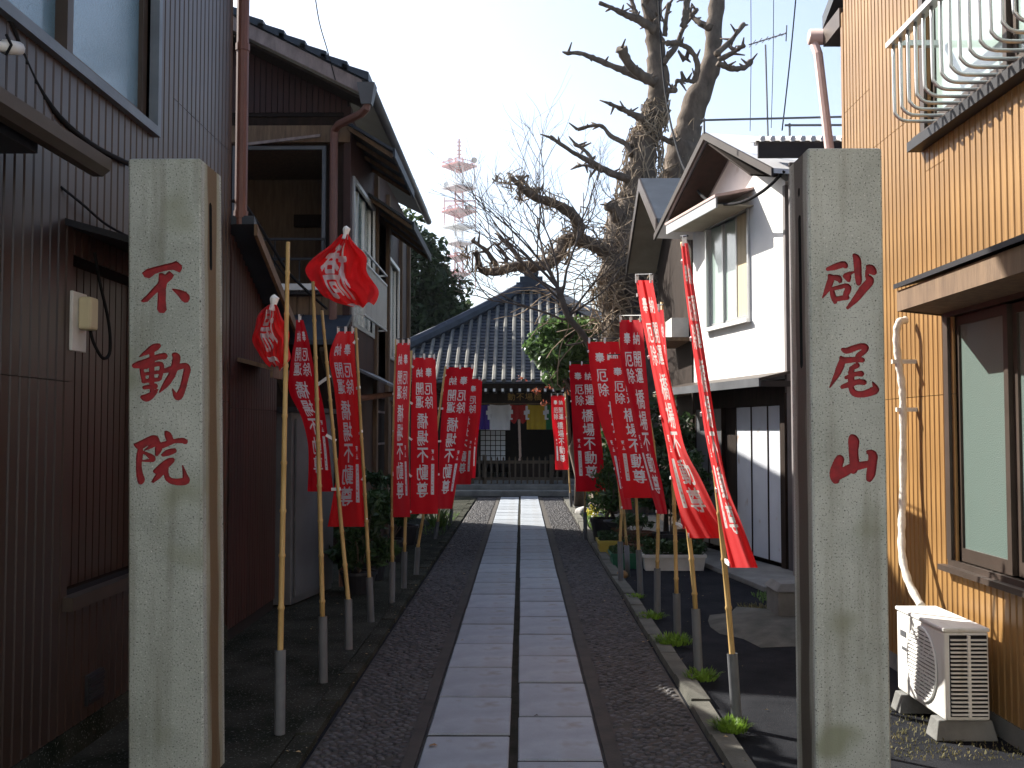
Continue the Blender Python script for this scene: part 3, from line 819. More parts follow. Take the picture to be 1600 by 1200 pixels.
# open upper window with room behind
q = MB(); q.box(-3.4,-2.0,YB+1.6,YB+1.65,2.9,5.0); q.box(-3.9,-2.1,YB+.12,YB+1.6,4.72,4.76); q.box(-3.4,-2.0,YB+.12,YB+1.6,2.95,3.0); q.box(-3.95,-3.9,YB+.12,YB+1.65,2.95,4.76); q.box(-3.9,-3.4,YB+1.6,YB+1.65,2.95,4.76); q.box(-2.12,-2.08,YB+.12,YB+1.6,3.0,4.72); q.build('room', M['wood'], bB)
q = MB(); q.box(-2.9,-2.3,YB+1.5,YB+1.6,4.1,4.25); q.build('room_shelf', M['darkwood'], bB)
wf = MB(); wf.box(-3.25,-2.2,YB-.04,YB,4.66,4.70); wf.box(-2.24,-2.2,YB-.04,YB,3.12,4.66); wf.box(-3.25,-3.21,YB-.04,YB,3.12,4.66)
wf.build('window_frame', M['greysteel'], bB)
rl = MB()
for z in (3.62,3.40,3.02): rl.bar((-3.3,YB-.16,z),(-2.18,YB-.16,z),0.025,0.025)
rail = rl.build('railing', M['blackmetal'], bB)
for k in range(9):
    q = MB(); xx = -3.28 + k*0.137; q.bar((xx,YB-.16,3.02),(xx,YB-.16,3.62 if k % 4 == 0 else 3.4),0.014,0.014); q.build('baluster', M['blackmetal'], rail)
q = MB(); q.box(-2.95,-2.25,YB-.2,YB-.1,3.05,3.12); q.build('window_box', M['whiteplastic'], bB)
q = MB()
for k in range(9): q.box(-3.2+k*0.138, -3.2+k*0.138+0.13, YB-0.015, YB-.001, 2.77, 3.0)
q.build('boarding', M['wood'], bB)
q = MB(); q.plate([(-3.6,YB,2.75),(-3.6,YB-0.75,2.4),(-1.9,YB-0.75,2.4),(-1.9,YB,2.75)], (0,0,0.05)); q.build('front_awning', M['darkroof'], bB)
for k in range(3):
    q = MB(); q.bar((-3.2+k*.55,YB-.03,1.95),(-3.2+k*.55,YB-.68,2.36),0.05,0.05); q.build('awning_strut', M['fencewood'], bB)
# roof
q = MB(); q.plate([(-1.68,10.85,5.24),(-4.6,10.85,6.70),(-4.6,17.7,6.70),(-1.68,17.7,5.24)], (0,0,0.05)); q.plate([(-4.6,10.85,6.70),(-7.7,10.85,5.15),(-7.7,17.7,5.15),(-4.6,17.7,6.70)], (0,0,0.05))
roof = q.build('roof', M['darkroof'], bB)
n = 13
for k in range(n):
    t0, t1 = k/n, (k+1)/n + 0.02
    xa, xb = -1.64 - 2.96*t0, -1.64 - 2.96*t1
    za, zb = 5.22 + 1.48*t0, 5.22 + 1.48*t1
    c = MB(); c.hexa([(xa,10.8,za+.03),(xb,10.8,zb+.03),(xb,17.75,zb+.03),(xa,17.75,za+.03),(xa,10.8,za+.125),(xb,10.8,zb+.075),(xb,17.75,zb+.075),(xa,17.75,za+.125)])
    c.build('tile_course', M['darkroof'], roof)
q = MB(); q.plate([(-1.72,10.83,5.12),(-4.6,10.83,6.56),(-4.6,10.83,6.72),(-1.72,10.83,5.27)], (0,0.05,0)); q.build('barge_board', M['paintwood'], roof)
q = MB(); q.plate([(-1.75,10.9,5.09),(-1.75,11.3,5.09),(-4.4,11.3,6.41),(-4.4,10.9,6.41)], (0,0,0.03)); q.build('soffit', M['darkwood'], roof)
gt = MB(); gt.tube([(-1.62,10.8,5.17),(-1.62,17.7,5.14)], 0.055, 10); gt.build('gutter', M['greysteel'], roof, smooth=True)
q = MB(); q.hexa([(-1.71,10.74,4.98),(-1.60,10.74,4.98),(-1.60,10.86,4.98),(-1.71,10.86,4.98),(-1.75,10.7,5.2),(-1.56,10.7,5.2),(-1.56,10.9,5.2),(-1.75,10.9,5.2)]); q.build('rain_hopper', M['greysteel'], roof)
q = MB(); q.tube([(-1.655,10.8,4.99),(-1.66,10.8,4.95),(-1.72,10.86,4.91),(-2.02,11.16,4.88),(-2.08,11.24,4.84),(-2.09,11.26,4.75),(-2.09,11.28,2.6)], 0.045, 10); q.build('rain_pipe', M['pipebrown'], bB)
q = MB(); q.box(-2.0,XB+0.03,YB-0.03,YB+.1,0,5.15); q.build('corner_board', M['redmetal'], bB)
# side wall with windows, facing the lane
hB = [(11.7,13.3,2.75,4.38),(14.9,16.0,2.6,4.0),(13.5,16.6,0.2,1.95)]
q = MB(); wall_with_holes(q, XB-0.12, XB, YB+.1, YE-.15, 0, 5.1, hB); q.build('side_wall', M['redmetal'], bB)
for k in range(26):
    y = 11.62 + k*0.07
    s_ = MB(); s_.box(XB, XB+0.012, y, y+0.058, 2.25, 2.74); s_.build('siding_strip', M['redmetal'], bB)
for (ya, yb, za, zb), nm in zip(hB[:2], ('a','b')):
    f = MB(); f.box(XB-.04,XB+.03,ya,yb,za-.05,za); f.box(XB-.04,XB+.03,ya,yb,zb,zb+.05); f.box(XB-.04,XB+.03,ya-.05,ya,za-.05,zb+.05); f.box(XB-.04,XB+.03,yb,yb+.05,za-.05,zb+.05)
    n = 3 if nm == 'a' else 2
    wv = f.build('window', M['alu'], bB)
    for k in range(n):
        p = MB(); y0 = ya + (yb-ya)*k/n; y1 = ya + (yb-ya)*(k+1)/n
        p.box(XB-.05,XB-.04,y0+.03,y1-.03,za,zb); p.build('pane', G['pale'], wv)
        s = MB(); s.box(XB-.055,XB-.02,y0,y0+.03,za,zb); s.box(XB-.055,XB-.02,y1-.03,y1,za,zb); s.build('sash', M['alu'], wv)
for y in (13.42, 14.6, 16.2, 17.3):
    q = MB(); q.box(XB, XB+0.05, y, y+0.14, 0, 4.9); q.build('post', M['wood'], bB)
q = MB(); q.box(XB-.06,XB,13.6,14.6,2.2,4.4); q.build('storm_shutter', M['darkwood'], bB)
for (ya, yb, zi, zo, out) in ((11.25,13.3,4.92,4.60,0.53),(12.9,15.4,4.50,4.12,0.57)):
    q = MB(); q.plate([(XB,ya,zi),(XB+out,ya,zo),(XB+out,yb,zo),(XB,yb,zi)], (0,0,0.035)); aw = q.build('awning', M['darkroof'], bB)
    q = MB(); q.box(XB+out-.01,XB+out+.015,ya,yb,zo-.06,zo+.04); q.build('awning_edge', M['darkroof'], aw)
    for k in range(4):
        y = ya + .1 + (yb-ya-.2)*k/3; q = MB(); q.bar((XB,y,zi-.02),(XB+out-.02,y,zo-.03),0.04,0.045); q.build('rafter', M['wood'], aw)
rl = MB(); XR_ = XB + 0.16
for z in (3.55,3.42,2.82): rl.bar((XR_,11.55,z),(XR_,13.5,z),0.022,0.022)
for y in (11.55,13.5):
    for z in (3.55,2.82): rl.bar((XB,y,z),(XR_,y,z),0.02,0.02)
rail = rl.build('window_railing', M['alu'], bB)
for k in range(20):
    q = MB(); y = 11.58 + k*0.1; q.bar((XR_,y,2.82),(XR_,y,3.42),0.012,0.012); q.build('baluster', M['alu'], rail)
# ground floor awning, bracing pipe and clutter panels
q = MB(); q.plate([(XB,11.6,2.22),(XB+.42,11.6,2.02),(XB+.42,13.6,2.0),(XB,13.6,2.22)], (0,0,0.03)); q.build('low_awning', M['greysteel'], bB)
q = MB(); q.tube([(XB+.12,11.5,1.86),(XB+.3,13.3,1.98)], 0.035, 8); q.build('bracing_pipe', M['rust'], bB)
for k, (ya, yb, mt) in enumerate(((13.5,14.2,'wood'),(14.25,15.0,'darkwood'),(15.05,15.8,'wood'),(15.85,16.6,'darkwood'))):
    q = MB(); q.box(XB-.1,XB-.06,ya,yb,0.2,1.95); q.build('door_panel', M[mt], bB)
for z in (0.75,1.3,1.75):
    q = MB(); q.box(XB-.06,XB-.045,13.5,15.0,z,z+.03); q.build('door_rail', M['paintwood'], bB)
cable('service_cable', [at(340,312,7.0), at(378,318,7.3), at(400,345,7.9), at(425,385,8.6), at(450,425,9.3), at(480,455,10), at(510,482,10.8)], 0.014, 'black service cable slanting down from brown house corner to wooden house')
cable('service_cable', [at(378,318,7.3), at(398,350,7.9), at(420,395,8.5), at(446,432,9.2)], 0.008, 'thinner second cable under the black service cable')
cable('sky_wire', [at(488,-40,10), at(498,30,10.5), at(512,80,10.7), at(524,125,10.8)], 0.006, 'thin wire dropping from the sky onto the tiled eave')
rp = MB(); rp.tube([(-1.70,9.75,0.03),(-1.70,9.75,1.75)], 0.03, 8); tag(rp.build('rusty_pole', M['rust'], loc=(-1.7,9.75,0)), 'rusty iron pole upright beside the grey cabinet', 'pole')

# ------------------------------------------------------------------ building C: wood-grain siding house, right
bC = empty('orange_house', (4,5.2,0), 'two storey house in orange woodgrain siding behind the right pillar', 'house')
XC = 2.36
hC = [(4.36,5.60,0.80,2.12),(3.9,5.86,3.22,4.6)]
q = MB(); wall_with_holes(q, XC, XC+0.12, 2.8, 7.4, 0, 4.6, hC); q.plate([(XC,2.8,4.6),(XC,7.4,4.6),(XC,2.8,6.4)], (.12,0,0))
q.box(XC+.12,7.2,7.28,7.4,0,4.6); q.box(XC+.12,7.2,2.8,2.92,0,6.4); q.box(7.2,7.3,2.8,7.4,0,4.6)
q.build('wall', M['core'], bC)
q = MB(); q.plate([(XC-.02,2.6,6.6),(XC-.02,7.85,4.62),(7.4,7.85,4.62),(7.4,2.6,6.6)], (0,0,0.1)); roofC = q.build('roof', M['darkroof'], bC)
q = MB(); q.box(XC-.03,7.3,7.4,7.8,4.46,4.60); q.build('eave', M['bronze'], roofC)
q = MB(); q.tube([(XC-.12,7.86,4.56),(7.3,7.86,4.56)], 0.06, 10); q.build('gutter', M['pipepink'], roofC, smooth=True)
q = MB(); q.tube([(XC-.08,7.86,4.5),(XC-.07,7.80,4.40),(XC-.03,7.55,3.2),(XC-.03,7.5,2.6),(XC-.03,7.5,0.1)], 0.036, 10)
q.build('rain_pipe', M['pipepink'], bC)
def cutsC(y):
    top = 6.5 - (y-2.8)*0.40
    j = 3.80 if y > 6.85 else (3.38 if y > 5.9 else 3.0)
    return [0.10, 1.70, j, max(top, j+.3)] if y > 5.62 else [0.10, 1.70, max(top, 4)]
siding(bC, XC, -1, 3.2, 7.36, 0.066, cutsC, hC, M['orange'], gap=0.008, thick=0.016)
q = MB(); q.box(XC-.02, XC, 2.9, 7.4, 0, 0.1); q.build('footing', M['concrete'], bC)
q = MB(); q.box(XC-.02, XC+.1, 7.36, 7.41, 0.1, 4.55); q.build('corner_trim', M['orange'], bC)
def window_c(ya, yb, za, zb, n, glass, nm):
    f = MB(); f.box(XC-.035,XC+.05,ya-.05,yb+.05,za-.05,za); f.box(XC-.035,XC+.05,yb,yb+.06,za,zb); f.box(XC-.035,XC+.05,ya-.05,yb+.06,zb,zb+.05); f.box(XC-.035,XC+.05,ya-.05,ya,za,zb)
    f.box(XC-.075,XC-.035,ya-.08,yb+.09,za-.06,za-.03)
    wv = f.build('window', M['bronze'], bC)
    for k in range(n):
        y0 = ya + (yb-ya)*k/n; y1 = ya + (yb-ya)*(k+1)/n; dx = 0.02 if k % 2 else 0.045
        s = MB(); s.box(XC+dx-.012,XC+dx+.015,y0,y0+.045,za,zb); s.box(XC+dx-.012,XC+dx+.015,y1-.045,y1,za,zb); s.box(XC+dx-.012,XC+dx+.015,y0+.045,y1-.045,za,za+.07); s.box(XC+dx-.012,XC+dx+.015,y0+.045,y1-.045,zb-.05,zb)
        s.build('sash', M['bronze'], wv)
        p = MB(); p.box(XC+dx,XC+dx+.006,y0+.045,y1-.045,za+.07,zb-.05); p.build('pane', glass, wv)
    return wv
window_c(4.40,5.60,0.80,2.12,2,G['green'],'low')
window_c(4.02,5.86,3.24,4.6,2,G['pale'],'high')
# dark backing of the sill
q = MB(); q.box(XC-.10,XC-.018,3.9,5.96,3.13,3.185); q.build('window_ledge', M['blackmetal'], bC)
# canopy over the lower window
cn = MB(); cn.plate([(XC-.0,3.6,2.36),(XC-.36,3.6,2.26),(XC-.36,5.50,2.26),(XC,5.74,2.36)], (0,0,0.025)); can = cn.build('window_canopy', M['blackmetal'], bC)
q = MB(); q.plate([(XC-.34,3.6,2.14),(XC-.34,5.49,2.14),(XC-.34,5.49,2.25),(XC-.34,3.6,2.25)], (0.02,0,0)); q.build('fascia', M['wood'], can)
q = MB(); q.plate([(XC,5.72,2.14),(XC-.34,5.49,2.14),(XC-.34,5.49,2.25),(XC,5.72,2.33)], (0,0.015,0)); q.build('end_board', M['wood'], can)
q = MB(); q.plate([(XC,3.6,2.145),(XC-.32,3.6,2.145),(XC-.32,5.48,2.145),(XC,5.70,2.145)], (0,0,0.015)); q.build('soffit', M['wood'], can)
# aluminium guard rail on the upper window
gr = MB(); XG = XC-0.27
gr.box(XG-.03,XG+.03,3.8,5.72,3.66,3.69); gr.box(XG,XC,5.66,5.70,3.655,3.685)
grl = gr.build('guard_rail', M['alu'], bC)
y = 5.68
while y > 3.8:
    q = MB(); q.tube(smooth_path([(XG,y,3.66),(XG,y,3.32),(XG+.01,y,3.265),(XG+.05,y,3.235),(XG+.12,y,3.23),(XC-.02,y,3.23)],4), 0.010, 6)
    q.build('rail_bar', M['alu'], grl, smooth=True); y -= 0.107
# ------------------------------------------------------------------ air conditioner
ac = empty('air_conditioner', (2.17,5.4,0.1), 'white outdoor air conditioner unit beside the right pillar', 'air conditioner')
x0, x1, y0, y1, z0, z1 = 2.045, 2.262, 5.03, 5.66, 0.10, 0.545
q = MB(); q.box(x0,x1,y0,y1,z0,z1-.02); q.build('body', M['acwhite'], ac, bevel=0.012)
q = MB(); q.box(x0-.006,x1+.004,y0-.006,y1+.006,z1-.02,z1); q.build('lid', M['acwhite'], ac, bevel=0.006)
cy, cz, rad = 5.30, 0.315, 0.185
q = MB()
rin = MB(); n = 32
for (r_, dx) in ((rad,-.004),(rad-.012,-.012)):
    pass
ring = [(cy+math.cos(2*math.pi*k/n)*rad, cz+math.sin(2*math.pi*k/n)*rad) for k in range(n)]
q.add([(x0-.003,a,b_) for a,b_ in ring],[tuple(range(n))]); q.build('fan_opening', M['dark'], ac)
q = MB(); q.tube([(x0-.006,a,b_) for a,b_ in ring+[ring[0]]], 0.006, 6, cap=False); fg = q.build('fan_guard', M['acwhite'], ac, smooth=True)
for k in range(19):
    z = cz - rad + (k+0.5)*2*rad/19; hw = math.sqrt(max(rad**2-(z-cz)**2,0.0004))
    q = MB(); q.box(x0-.013,x0-.005,cy-hw,cy+hw,z-.0055,z+.0055); q.build('guard_slat', M['acwhite'], fg)
q = MB()
for k in range(10):
    a = 2*math.pi*k/10; q.bar((x0-.006,cy+math.cos(a)*.03,cz+math.sin(a)*.03),(x0-.006,cy+math.cos(a)*rad,cz+math.sin(a)*rad),0.005,0.005)
q.build('fan_spoke', M['acwhite'], fg)
q = MB(); q.box(x0+.025,x1-.012,y0-.003,y0+.001,z0+.02,z1-.035); sg = q.build('side_grille', M['dark'], ac)
for k in range(19):
    q = MB(); z = z0+.028+k*0.0198; q.box(x0+.028,x1-.015,y0-.012,y0-.003,z,z+.0085); q.build('louvre', M['acwhite'], sg)
q = MB(); q.box((x0+x1)/2+.0,(x0+x1)/2+.014,y0-.014,y0-.002,z0+.02,z1-.035); q.build('mullion', M['acwhite'], sg)
q = MB(); q.box(x0-.003,x0,5.52,5.58,0.33,0.345); q.build('name_plate', M['greysteel'], ac)
q = MB(); q.box(x0-.003,x0,5.52,5.6,0.40,0.43); q.build('name_plate', M['greysteel'], ac)
for y_, lab in ((5.10,'concrete footing block under the near end of the air conditioner'),(5.58,'concrete footing block under the far end of the air conditioner')):
    q = MB(); q.hexa([(2.0,y_-.07,0.002),(2.30,y_-.07,0.002),(2.30,y_+.07,0.002),(2.0,y_+.07,0.002),(2.02,y_-.05,0.098),(2.28,y_-.05,0.098),(2.28,y_+.05,0.098),(2.02,y_+.05,0.098)])
    tag(q.build('footing_block', M['concrete'], loc=(2.15,y_,0), bevel=0.006), lab, 'block', 'air conditioner footings')
du = empty('refrigerant_duct', at(1412,760,6.1), 'white wrapped pipe climbing the orange wall from the air conditioner', 'duct')
P = smooth_path([tuple(at(*p)) for p in ((1416,500,6.12),(1404,505,6.1),(1401,530,6.1),(1404,565,6.1),(1409,600,6.1),(1411,640,6.1),(1411,760,6.1),(1409,820,6.05),(1410,870,5.95),(1420,910,5.85),(1440,948,5.72))])
q = MB(); q.tube(P, [0.022 + 0.0025*math.sin(i*1.7) for i in range(len(P))], 10); q.build('wrapping', M['wrap'], du, smooth=True)
for k in (18, 30):
    q = MB(); p = Vector(P[k]); q.box(p.x-.04,XC,p.y-.012,p.y+.012,p.z-.012,p.z+.012); q.build('clip', M['whiteplastic'], du)

# ------------------------------------------------------------------ building D: white plaster house
W0 = Vector((2.80,10.8,0)); DD = Vector((-0.206,0.979,0)).normalized(); NN = Vector((DD.y,-DD.x,0))   # NN points into the house
def dp(t, n_, z): return W0 + DD*t + NN*n_ + Vector((0,0,z))
bD = empty('white_house', dp(1.3,2,0), 'small white plastered house with gable and sliding window', 'house')
LD = 2.65
def dbox(mb, t0, t1, n0, n1, z0, z1):
    mb.hexa([dp(t0,n0,z0),dp(t0,n1,z0),dp(t1,n1,z0),dp(t1,n0,z0),dp(t0,n0,z1),dp(t0,n1,z1),dp(t1,n1,z1),dp(t1,n0,z1)])
q = MB()
wt0, wt1, wz0, wz1 = 0.92, 2.13, 2.80, 4.04
for (a,b_,c,d) in ((0,wt0,2.05,4.15),(wt1,LD,2.05,4.15),(wt0,wt1,2.05,wz0),(wt0,wt1,wz1,4.15)):
    dbox(q, a, b_, 0, 0.12, c, d)
q.plate([dp(0,0,4.15),dp(LD,0,4.15),dp(LD/2-.1,0,4.86)], NN*0.12)
q.build('front_wall', M['plaster'], bD)
q = MB(); dbox(q, 0, .12, .12, 4.5, 0, 4.15); dbox(q, -.03, .02, -.02, .12, 0, 4.1); q.build('side_wall', M['greywall'], bD)
q = MB(); dbox(q, LD-.12, LD, .12, 4.5, 0, 4.15); dbox(q, 0.12, LD-.12, 4.4, 4.5, 0, 4.15); q.build('back_wall', M['greywall'], bD)
q = MB(); tm = LD/2-.1; ov = -0.40
for (ta, za, tb, zb) in ((tm,4.95,-.55,4.08),(tm,4.95,LD+.35,4.08)):
    q.plate([dp(ta,ov,za),dp(tb,ov,zb),dp(tb,4.6,zb),dp(ta,4.6,za)], (0,0,0.05))
roofD = q.build('roof', M['silver'], bD)
q = MB()
for (ta, za, tb, zb) in ((tm,4.95,-.55,4.08),(tm,4.95,LD+.35,4.08)):
    q.plate([dp(ta,ov-.02,za-.03),dp(tb,ov-.02,zb-.03),dp(tb,ov-.02,zb+.05),dp(ta,ov-.02,za+.06)], NN*0.03)
q.build('barge_board', M['fascia'], roofD)
q = MB()
for (ta, za, tb, zb) in ((tm,4.87,.05,4.20),(tm,4.87,LD-.05,4.2)):
    q.plate([dp(ta,ov+.03,za),dp(tb,ov+.03,zb),dp(tb,-.01,zb),dp(ta,-.01,za)], (0,0,0.02))
q.build('verge_soffit', M['darkwood'], roofD)
# window
f = MB()
dbox(f,wt0-.04,wt1+.04,-.03,.05,wz0-.06,wz0); dbox(f,wt0-.04,wt1+.04,-.03,.05,wz1,wz1+.04); dbox(f,wt0-.04,wt0,-.03,.05,wz0,wz1); dbox(f,wt1,wt1+.04,-.03,.05,wz0,wz1)
wv = f.build('window', M['alu'], bD)
q = MB(); dbox(q,wt0-.06,wt1+.06,-.07,-.03,wz0-.06,wz0-.02); q.build('sill', M['plaster'], wv)
for (a,b_,n_) in ((wt0,wt0+.42,.03),(wt0+.40,wt0+.82,.05),(wt0+.80,wt1,.03)):
    s = MB(); dbox(s,a,a+.03,n_-.01,n_+.02,wz0,wz1); dbox(s,b_-.03,b_,n_-.01,n_+.02,wz0,wz1); dbox(s,a+.03,b_-.03,n_-.01,n_+.02,wz0,wz0+.04); s.build('sash', M['alu'], wv)
    p = MB(); dbox(p,a+.03,b_-.03,n_,n_+.006,wz0+.04,wz1); p.build('pane', G['pale'] if a > wt0+.1 else MATS['beige_curtain'], wv)
# hood over the window
q = MB(); q.plate([dp(wt0-.15,0,4.24),dp(wt0-.12,-.46,4.14),dp(wt1+.32,-.46,4.14),dp(wt1+.2,0,4.24)], (0,0,0.03)); hood = q.build('window_hood', M['pipepink'], bD)
q = MB(); q.plate([dp(wt0-.12,-.45,4.02),dp(wt1+.30,-.45,4.02),dp(wt1+.30,-.45,4.14),dp(wt0-.12,-.45,4.14)], NN*0.02); q.build('hood_fascia', M['alu'], hood)
q = MB(); q.plate([dp(wt0-.14,0,4.05),dp(wt0-.11,-.43,4.05),dp(wt1+.28,-.43,4.05),dp(wt1+.18,0,4.05)], (0,0,0.015)); q.build('hood_soffit', M['cream'], hood)
# lower canopy and storage doors
q = MB(); q.plate([dp(-.1,0,2.10),dp(-.1,-.36,2.02),dp(LD+.3,-.36,2.02),dp(LD+.3,0,2.10)], (0,0,0.03)); cn = q.build('door_canopy', M['bronze'], bD)
q = MB(); q.plate([dp(-.1,-.37,1.96),dp(LD+.3,-.37,1.96),dp(LD+.3,-.37,2.05),dp(-.1,-.37,2.05)], NN*0.02); q.build('fascia', M['greysteel'], cn)
q = MB(); dbox(q,-.1,-.07,-.35,0,1.96,2.02); q.build('end_board', M['fascia'], cn)
q = MB(); dbox(q,0.02,LD,.06,.12,.06,2.05); q.build('door_backing', M['darkwood'], bD)
q = MB(); dbox(q,0.0,LD,.0,.06,1.78,2.05); q.build('door_header', M['darkwood'], bD)
for k in range(6):
    a = 0.10 + k*0.425
    if k < 3 or k > 3:
        q = MB(); dbox(q,a,a+.405,.02,.06,.09,1.77); q.build('storage_door', M['bluegrey'] if k < 3 else M['greysteel'], bD)
    q = MB(); dbox(q,a+.405,a+.425,.01,.06,.06,1.78); q.build('door_stile', M['darkwood'], bD)
q = MB(); dbox(q,-.02,.09,-.05,.0,.06,1.9); q.build('corner_post', M['darkwood'], bD)
# side roof with brown fascia toward the orange house
q = MB(); q.plate([(2.35,10.15,4.36),(4.6,10.15,4.36),(4.6,10.7,4.5),(2.45,10.7,4.5)], (0,0,0.04))
sr = q.build('side_roof', M['bronze'], bD)
q = MB(); q.box(2.36,4.6,10.12,10.15,4.22,4.37); q.build('side_fascia', M['fascia'], sr)
for k in range(22):
    q = MB(); xx = 2.40 + k*0.1; q.tube([(xx,10.08,4.40),(xx,10.7,4.56)], 0.03, 6); q.build('corrugation', M['towerwhite'], sr)
q = MB(); q.box(2.72,4.5,10.3,10.36,0,4.22); q.build('side_screen', M['greywall'], bD)
lp = empty('laundry_rack', (2.6,10.5,4.5), 'laundry drying poles above the white house roof', 'rack')
for (a, b_, r_) in (((1.98,11.2,4.93),(4.4,10.6,4.80),.012),((2.7,10.4,4.63),(4.4,10.3,4.60),.012)):
    q = MB(); q.tube([a,b_], r_, 6); q.build('pole', M['greysteel'], lp)
for (a,b_) in (((2.02,11.2,4.78),(2.02,11.2,4.95)),((3.9,10.75,4.3),(3.9,10.75,4.84)),((2.75,10.4,4.4),(2.75,10.4,4.65)),((3.6,10.35,4.4),(3.6,10.35,4.64))):
    q = MB(); q.tube([a,b_],.012,6); q.build('support', M['greysteel'], lp)
an = empty('tv_antenna', (2.75,11.5,4.7), 'television antenna on a thin mast above the white house', 'antenna')
a0, a1 = at(1200,215,11.5), at(1196,70,11.5)
q = MB(); q.tube([a0,a1],.01,6); q.build('mast', M['greysteel'], an)
c0, c1 = at(1170,70,11.5), at(1228,52,11.3)
q = MB(); q.tube([c0,c1],.008,6); bo = q.build('boom', M['greysteel'], an)
for k in range(6):
    p = c0.lerp(c1, .1+k*.17); q = MB(); q.tube([p+Vector((0,-.16+.01*k,-.02)),p+Vector((0,.16-.01*k,.02))],.005,5); q.build('element', M['greysteel'], bo)
q = MB(); q.tube([c1+Vector((0.0,0,-.09)), c1+Vector((.01,0,.09))],.007,5); q.build('reflector', M['greysteel'], bo)
for k,(xa,ya,xb,yb) in enumerate(((1173,-30,1172,205),(1209,-30,1205,200),(1246,-30,1222,204))):
    cable('guy_wire', [at(xa,ya,11.4), at((xa+xb)/2+1,(ya+yb)/2,11.4), at(xb,yb,11.4)], 0.004 if k < 2 else .008, ['leftmost of the thin guy wires above the white house','middle thin guy wire beside the antenna mast','twisted cable hanging right of the antenna'][k], n=5, group='wires above the white house')
cable('roof_cable', [at(1225,268,10.2), at(1190,300,10.6), at(1150,318,11.2), at(1110,315,12), at(1085,290,13.0), at(1060,240,15), at(1040,150,17.5), at(1032,60,18.6), at(1028,-40,19.0)], 0.018, 'black cable looping from the white house up along the bare tree')
cable('conduit', [at(1240,430,9.9), at(1238,490,9.9), at(1240,540,9.9), at(1243,620,9.9)], 0.012, 'thin conduit clipped to the dark corner beside the right pillar')

# ------------------------------------------------------------------ building E: next house behind
bE = empty('shaded_house', (3.8,16,0), 'shaded house behind the white house with beige verge', 'house')
q = MB(); q.box(2.35,6,14.1,17.6,0,4.3); q.plate([(2.35,14.1,4.3),(2.35,17.6,4.3),(2.35,15.85,5.2)], (3.65,0,0)); q.build('wall', M['darkwood'], bE)
q = MB()
for (ya, za, yb, zb) in ((15.85,5.38,13.9,4.34),(15.85,5.38,17.9,4.34)):
    q.plate([(1.85,ya,za),(1.85,yb,zb),(6.1,yb,zb),(6.1,ya,za)], (0,0,0.06))
rE = q.build('roof', M['darkroof'], bE)
q = MB()
for (ya, za, yb, zb) in ((15.85,5.3,13.9,4.26),(15.85,5.3,17.9,4.26)):
    q.plate([(1.87,ya,za),(1.87,yb,zb),(2.36,yb,zb),(2.36,ya,za)], (0,0,0.02))
q.build('verge_soffit', M['cream'], rE)
q = MB()
for (ya, za, yb, zb) in ((15.85,5.24,13.9,4.2),(15.85,5.24,17.9,4.2)):
    q.plate([(1.83,ya,za),(1.83,yb,zb),(1.83,yb,zb+.2),(1.83,ya,za+.2)], (0.03,0,0))
q.build('barge_board', M['bronze'], rE)
for z in (2.0,2.75):
    q = MB(); q.box(2.0,2.36,14.2,15.6,z,z+.05); q.build('shelf', M['wood'], bE)
q = MB(); q.box(2.1,2.34,14.3,14.9,2.80,3.08); q.build('wall_unit', M['whiteplastic'], bE)
pb = empty('planter_box', (2.15,15.2,2.8), 'terracotta planter on the shelf of the shaded house', 'planter')
q = MB(); q.box(2.02,2.3,15.0,15.5,2.80,2.98); q.build('box', M['terracotta'], pb)

# ================================================================== TEMPLE
tp = empty('temple_hall', (0.2,27,0), 'temple hall with grey tiled pyramid roof at the end of the path', 'temple')
XT, YT, HW = 0.22, 24.0, 4.7
AP = (XT+0.05, YT+HW, 5.55); ZE = 2.62
def roofz(s):   # s from 0 at the eave to 1 at the apex: slightly hollow curve
    return ZE + (AP[2]-ZE)*(0.82*s + 0.18*s*s)
NC = 30
rm = MB()
for side in range(4):
    for k in range(NC):
        s0, s1 = k/NC, (k+1)/NC
        w0, w1 = HW*(1-s0), HW*(1-s1)
        z0, z1 = roofz(s0)+0.03, roofz(s1)
        pts = [(-w0,-w0,z0),(w0,-w0,z0),(w1,-w1,z1),(-w1,-w1,z1)]
        lip = [(-w0,-w0,z0-.035),(w0,-w0,z0-.035)]
        ca, sa = [(1,0),(0,1),(-1,0),(0,-1)][side]
        f = lambda p: (AP[0]+p[0]*ca-p[1]*sa, AP[1]+p[0]*sa+p[1]*ca, p[2])
        rm.add([f(p) for p in pts+lip], [(0,1,2,3),(4,5,1,0)])
rf = rm.build('roof', M['rooftile'], tp)
rib_r = 0.052
nr = 41
for side in (0, 1, 3):
    ca, sa = [(1,0),(0,1),(-1,0),(0,-1)][side]
    for i in range(nr):
        u = -HW + (i+0.5)*2*HW/nr
        s_end = 1 - abs(u)/HW
        if s_end < 0.06: continue
        if side and i % 2: continue
        q = MB(); pts = []
        nseg = max(2, int(s_end*12))
        for k in range(nseg+1):
            s = s_end*k/nseg; yy = -HW*(1-s)
            if k == 0: yy -= 0.06
            pts.append((AP[0]+u*ca-yy*sa, AP[1]+u*sa+yy*ca, roofz(s)+0.05))
        q.tube(pts, rib_r, 6); q.build('rib_tile', M['sunlit_rib'], rf, loc=pts[0])
for a, b_ in ((-1,-1),(1,-1),(1,1),(-1,1)):
    q = MB(); pts = [(AP[0]+a*HW*(1-s)*1.01, AP[1]+b_*HW*(1-s)*1.01, roofz(s)+0.14) for s in np.linspace(0,0.97,9)]
    q.tube(pts, 0.16, 8); q.build('hip_ridge', M['rooftile'], rf)
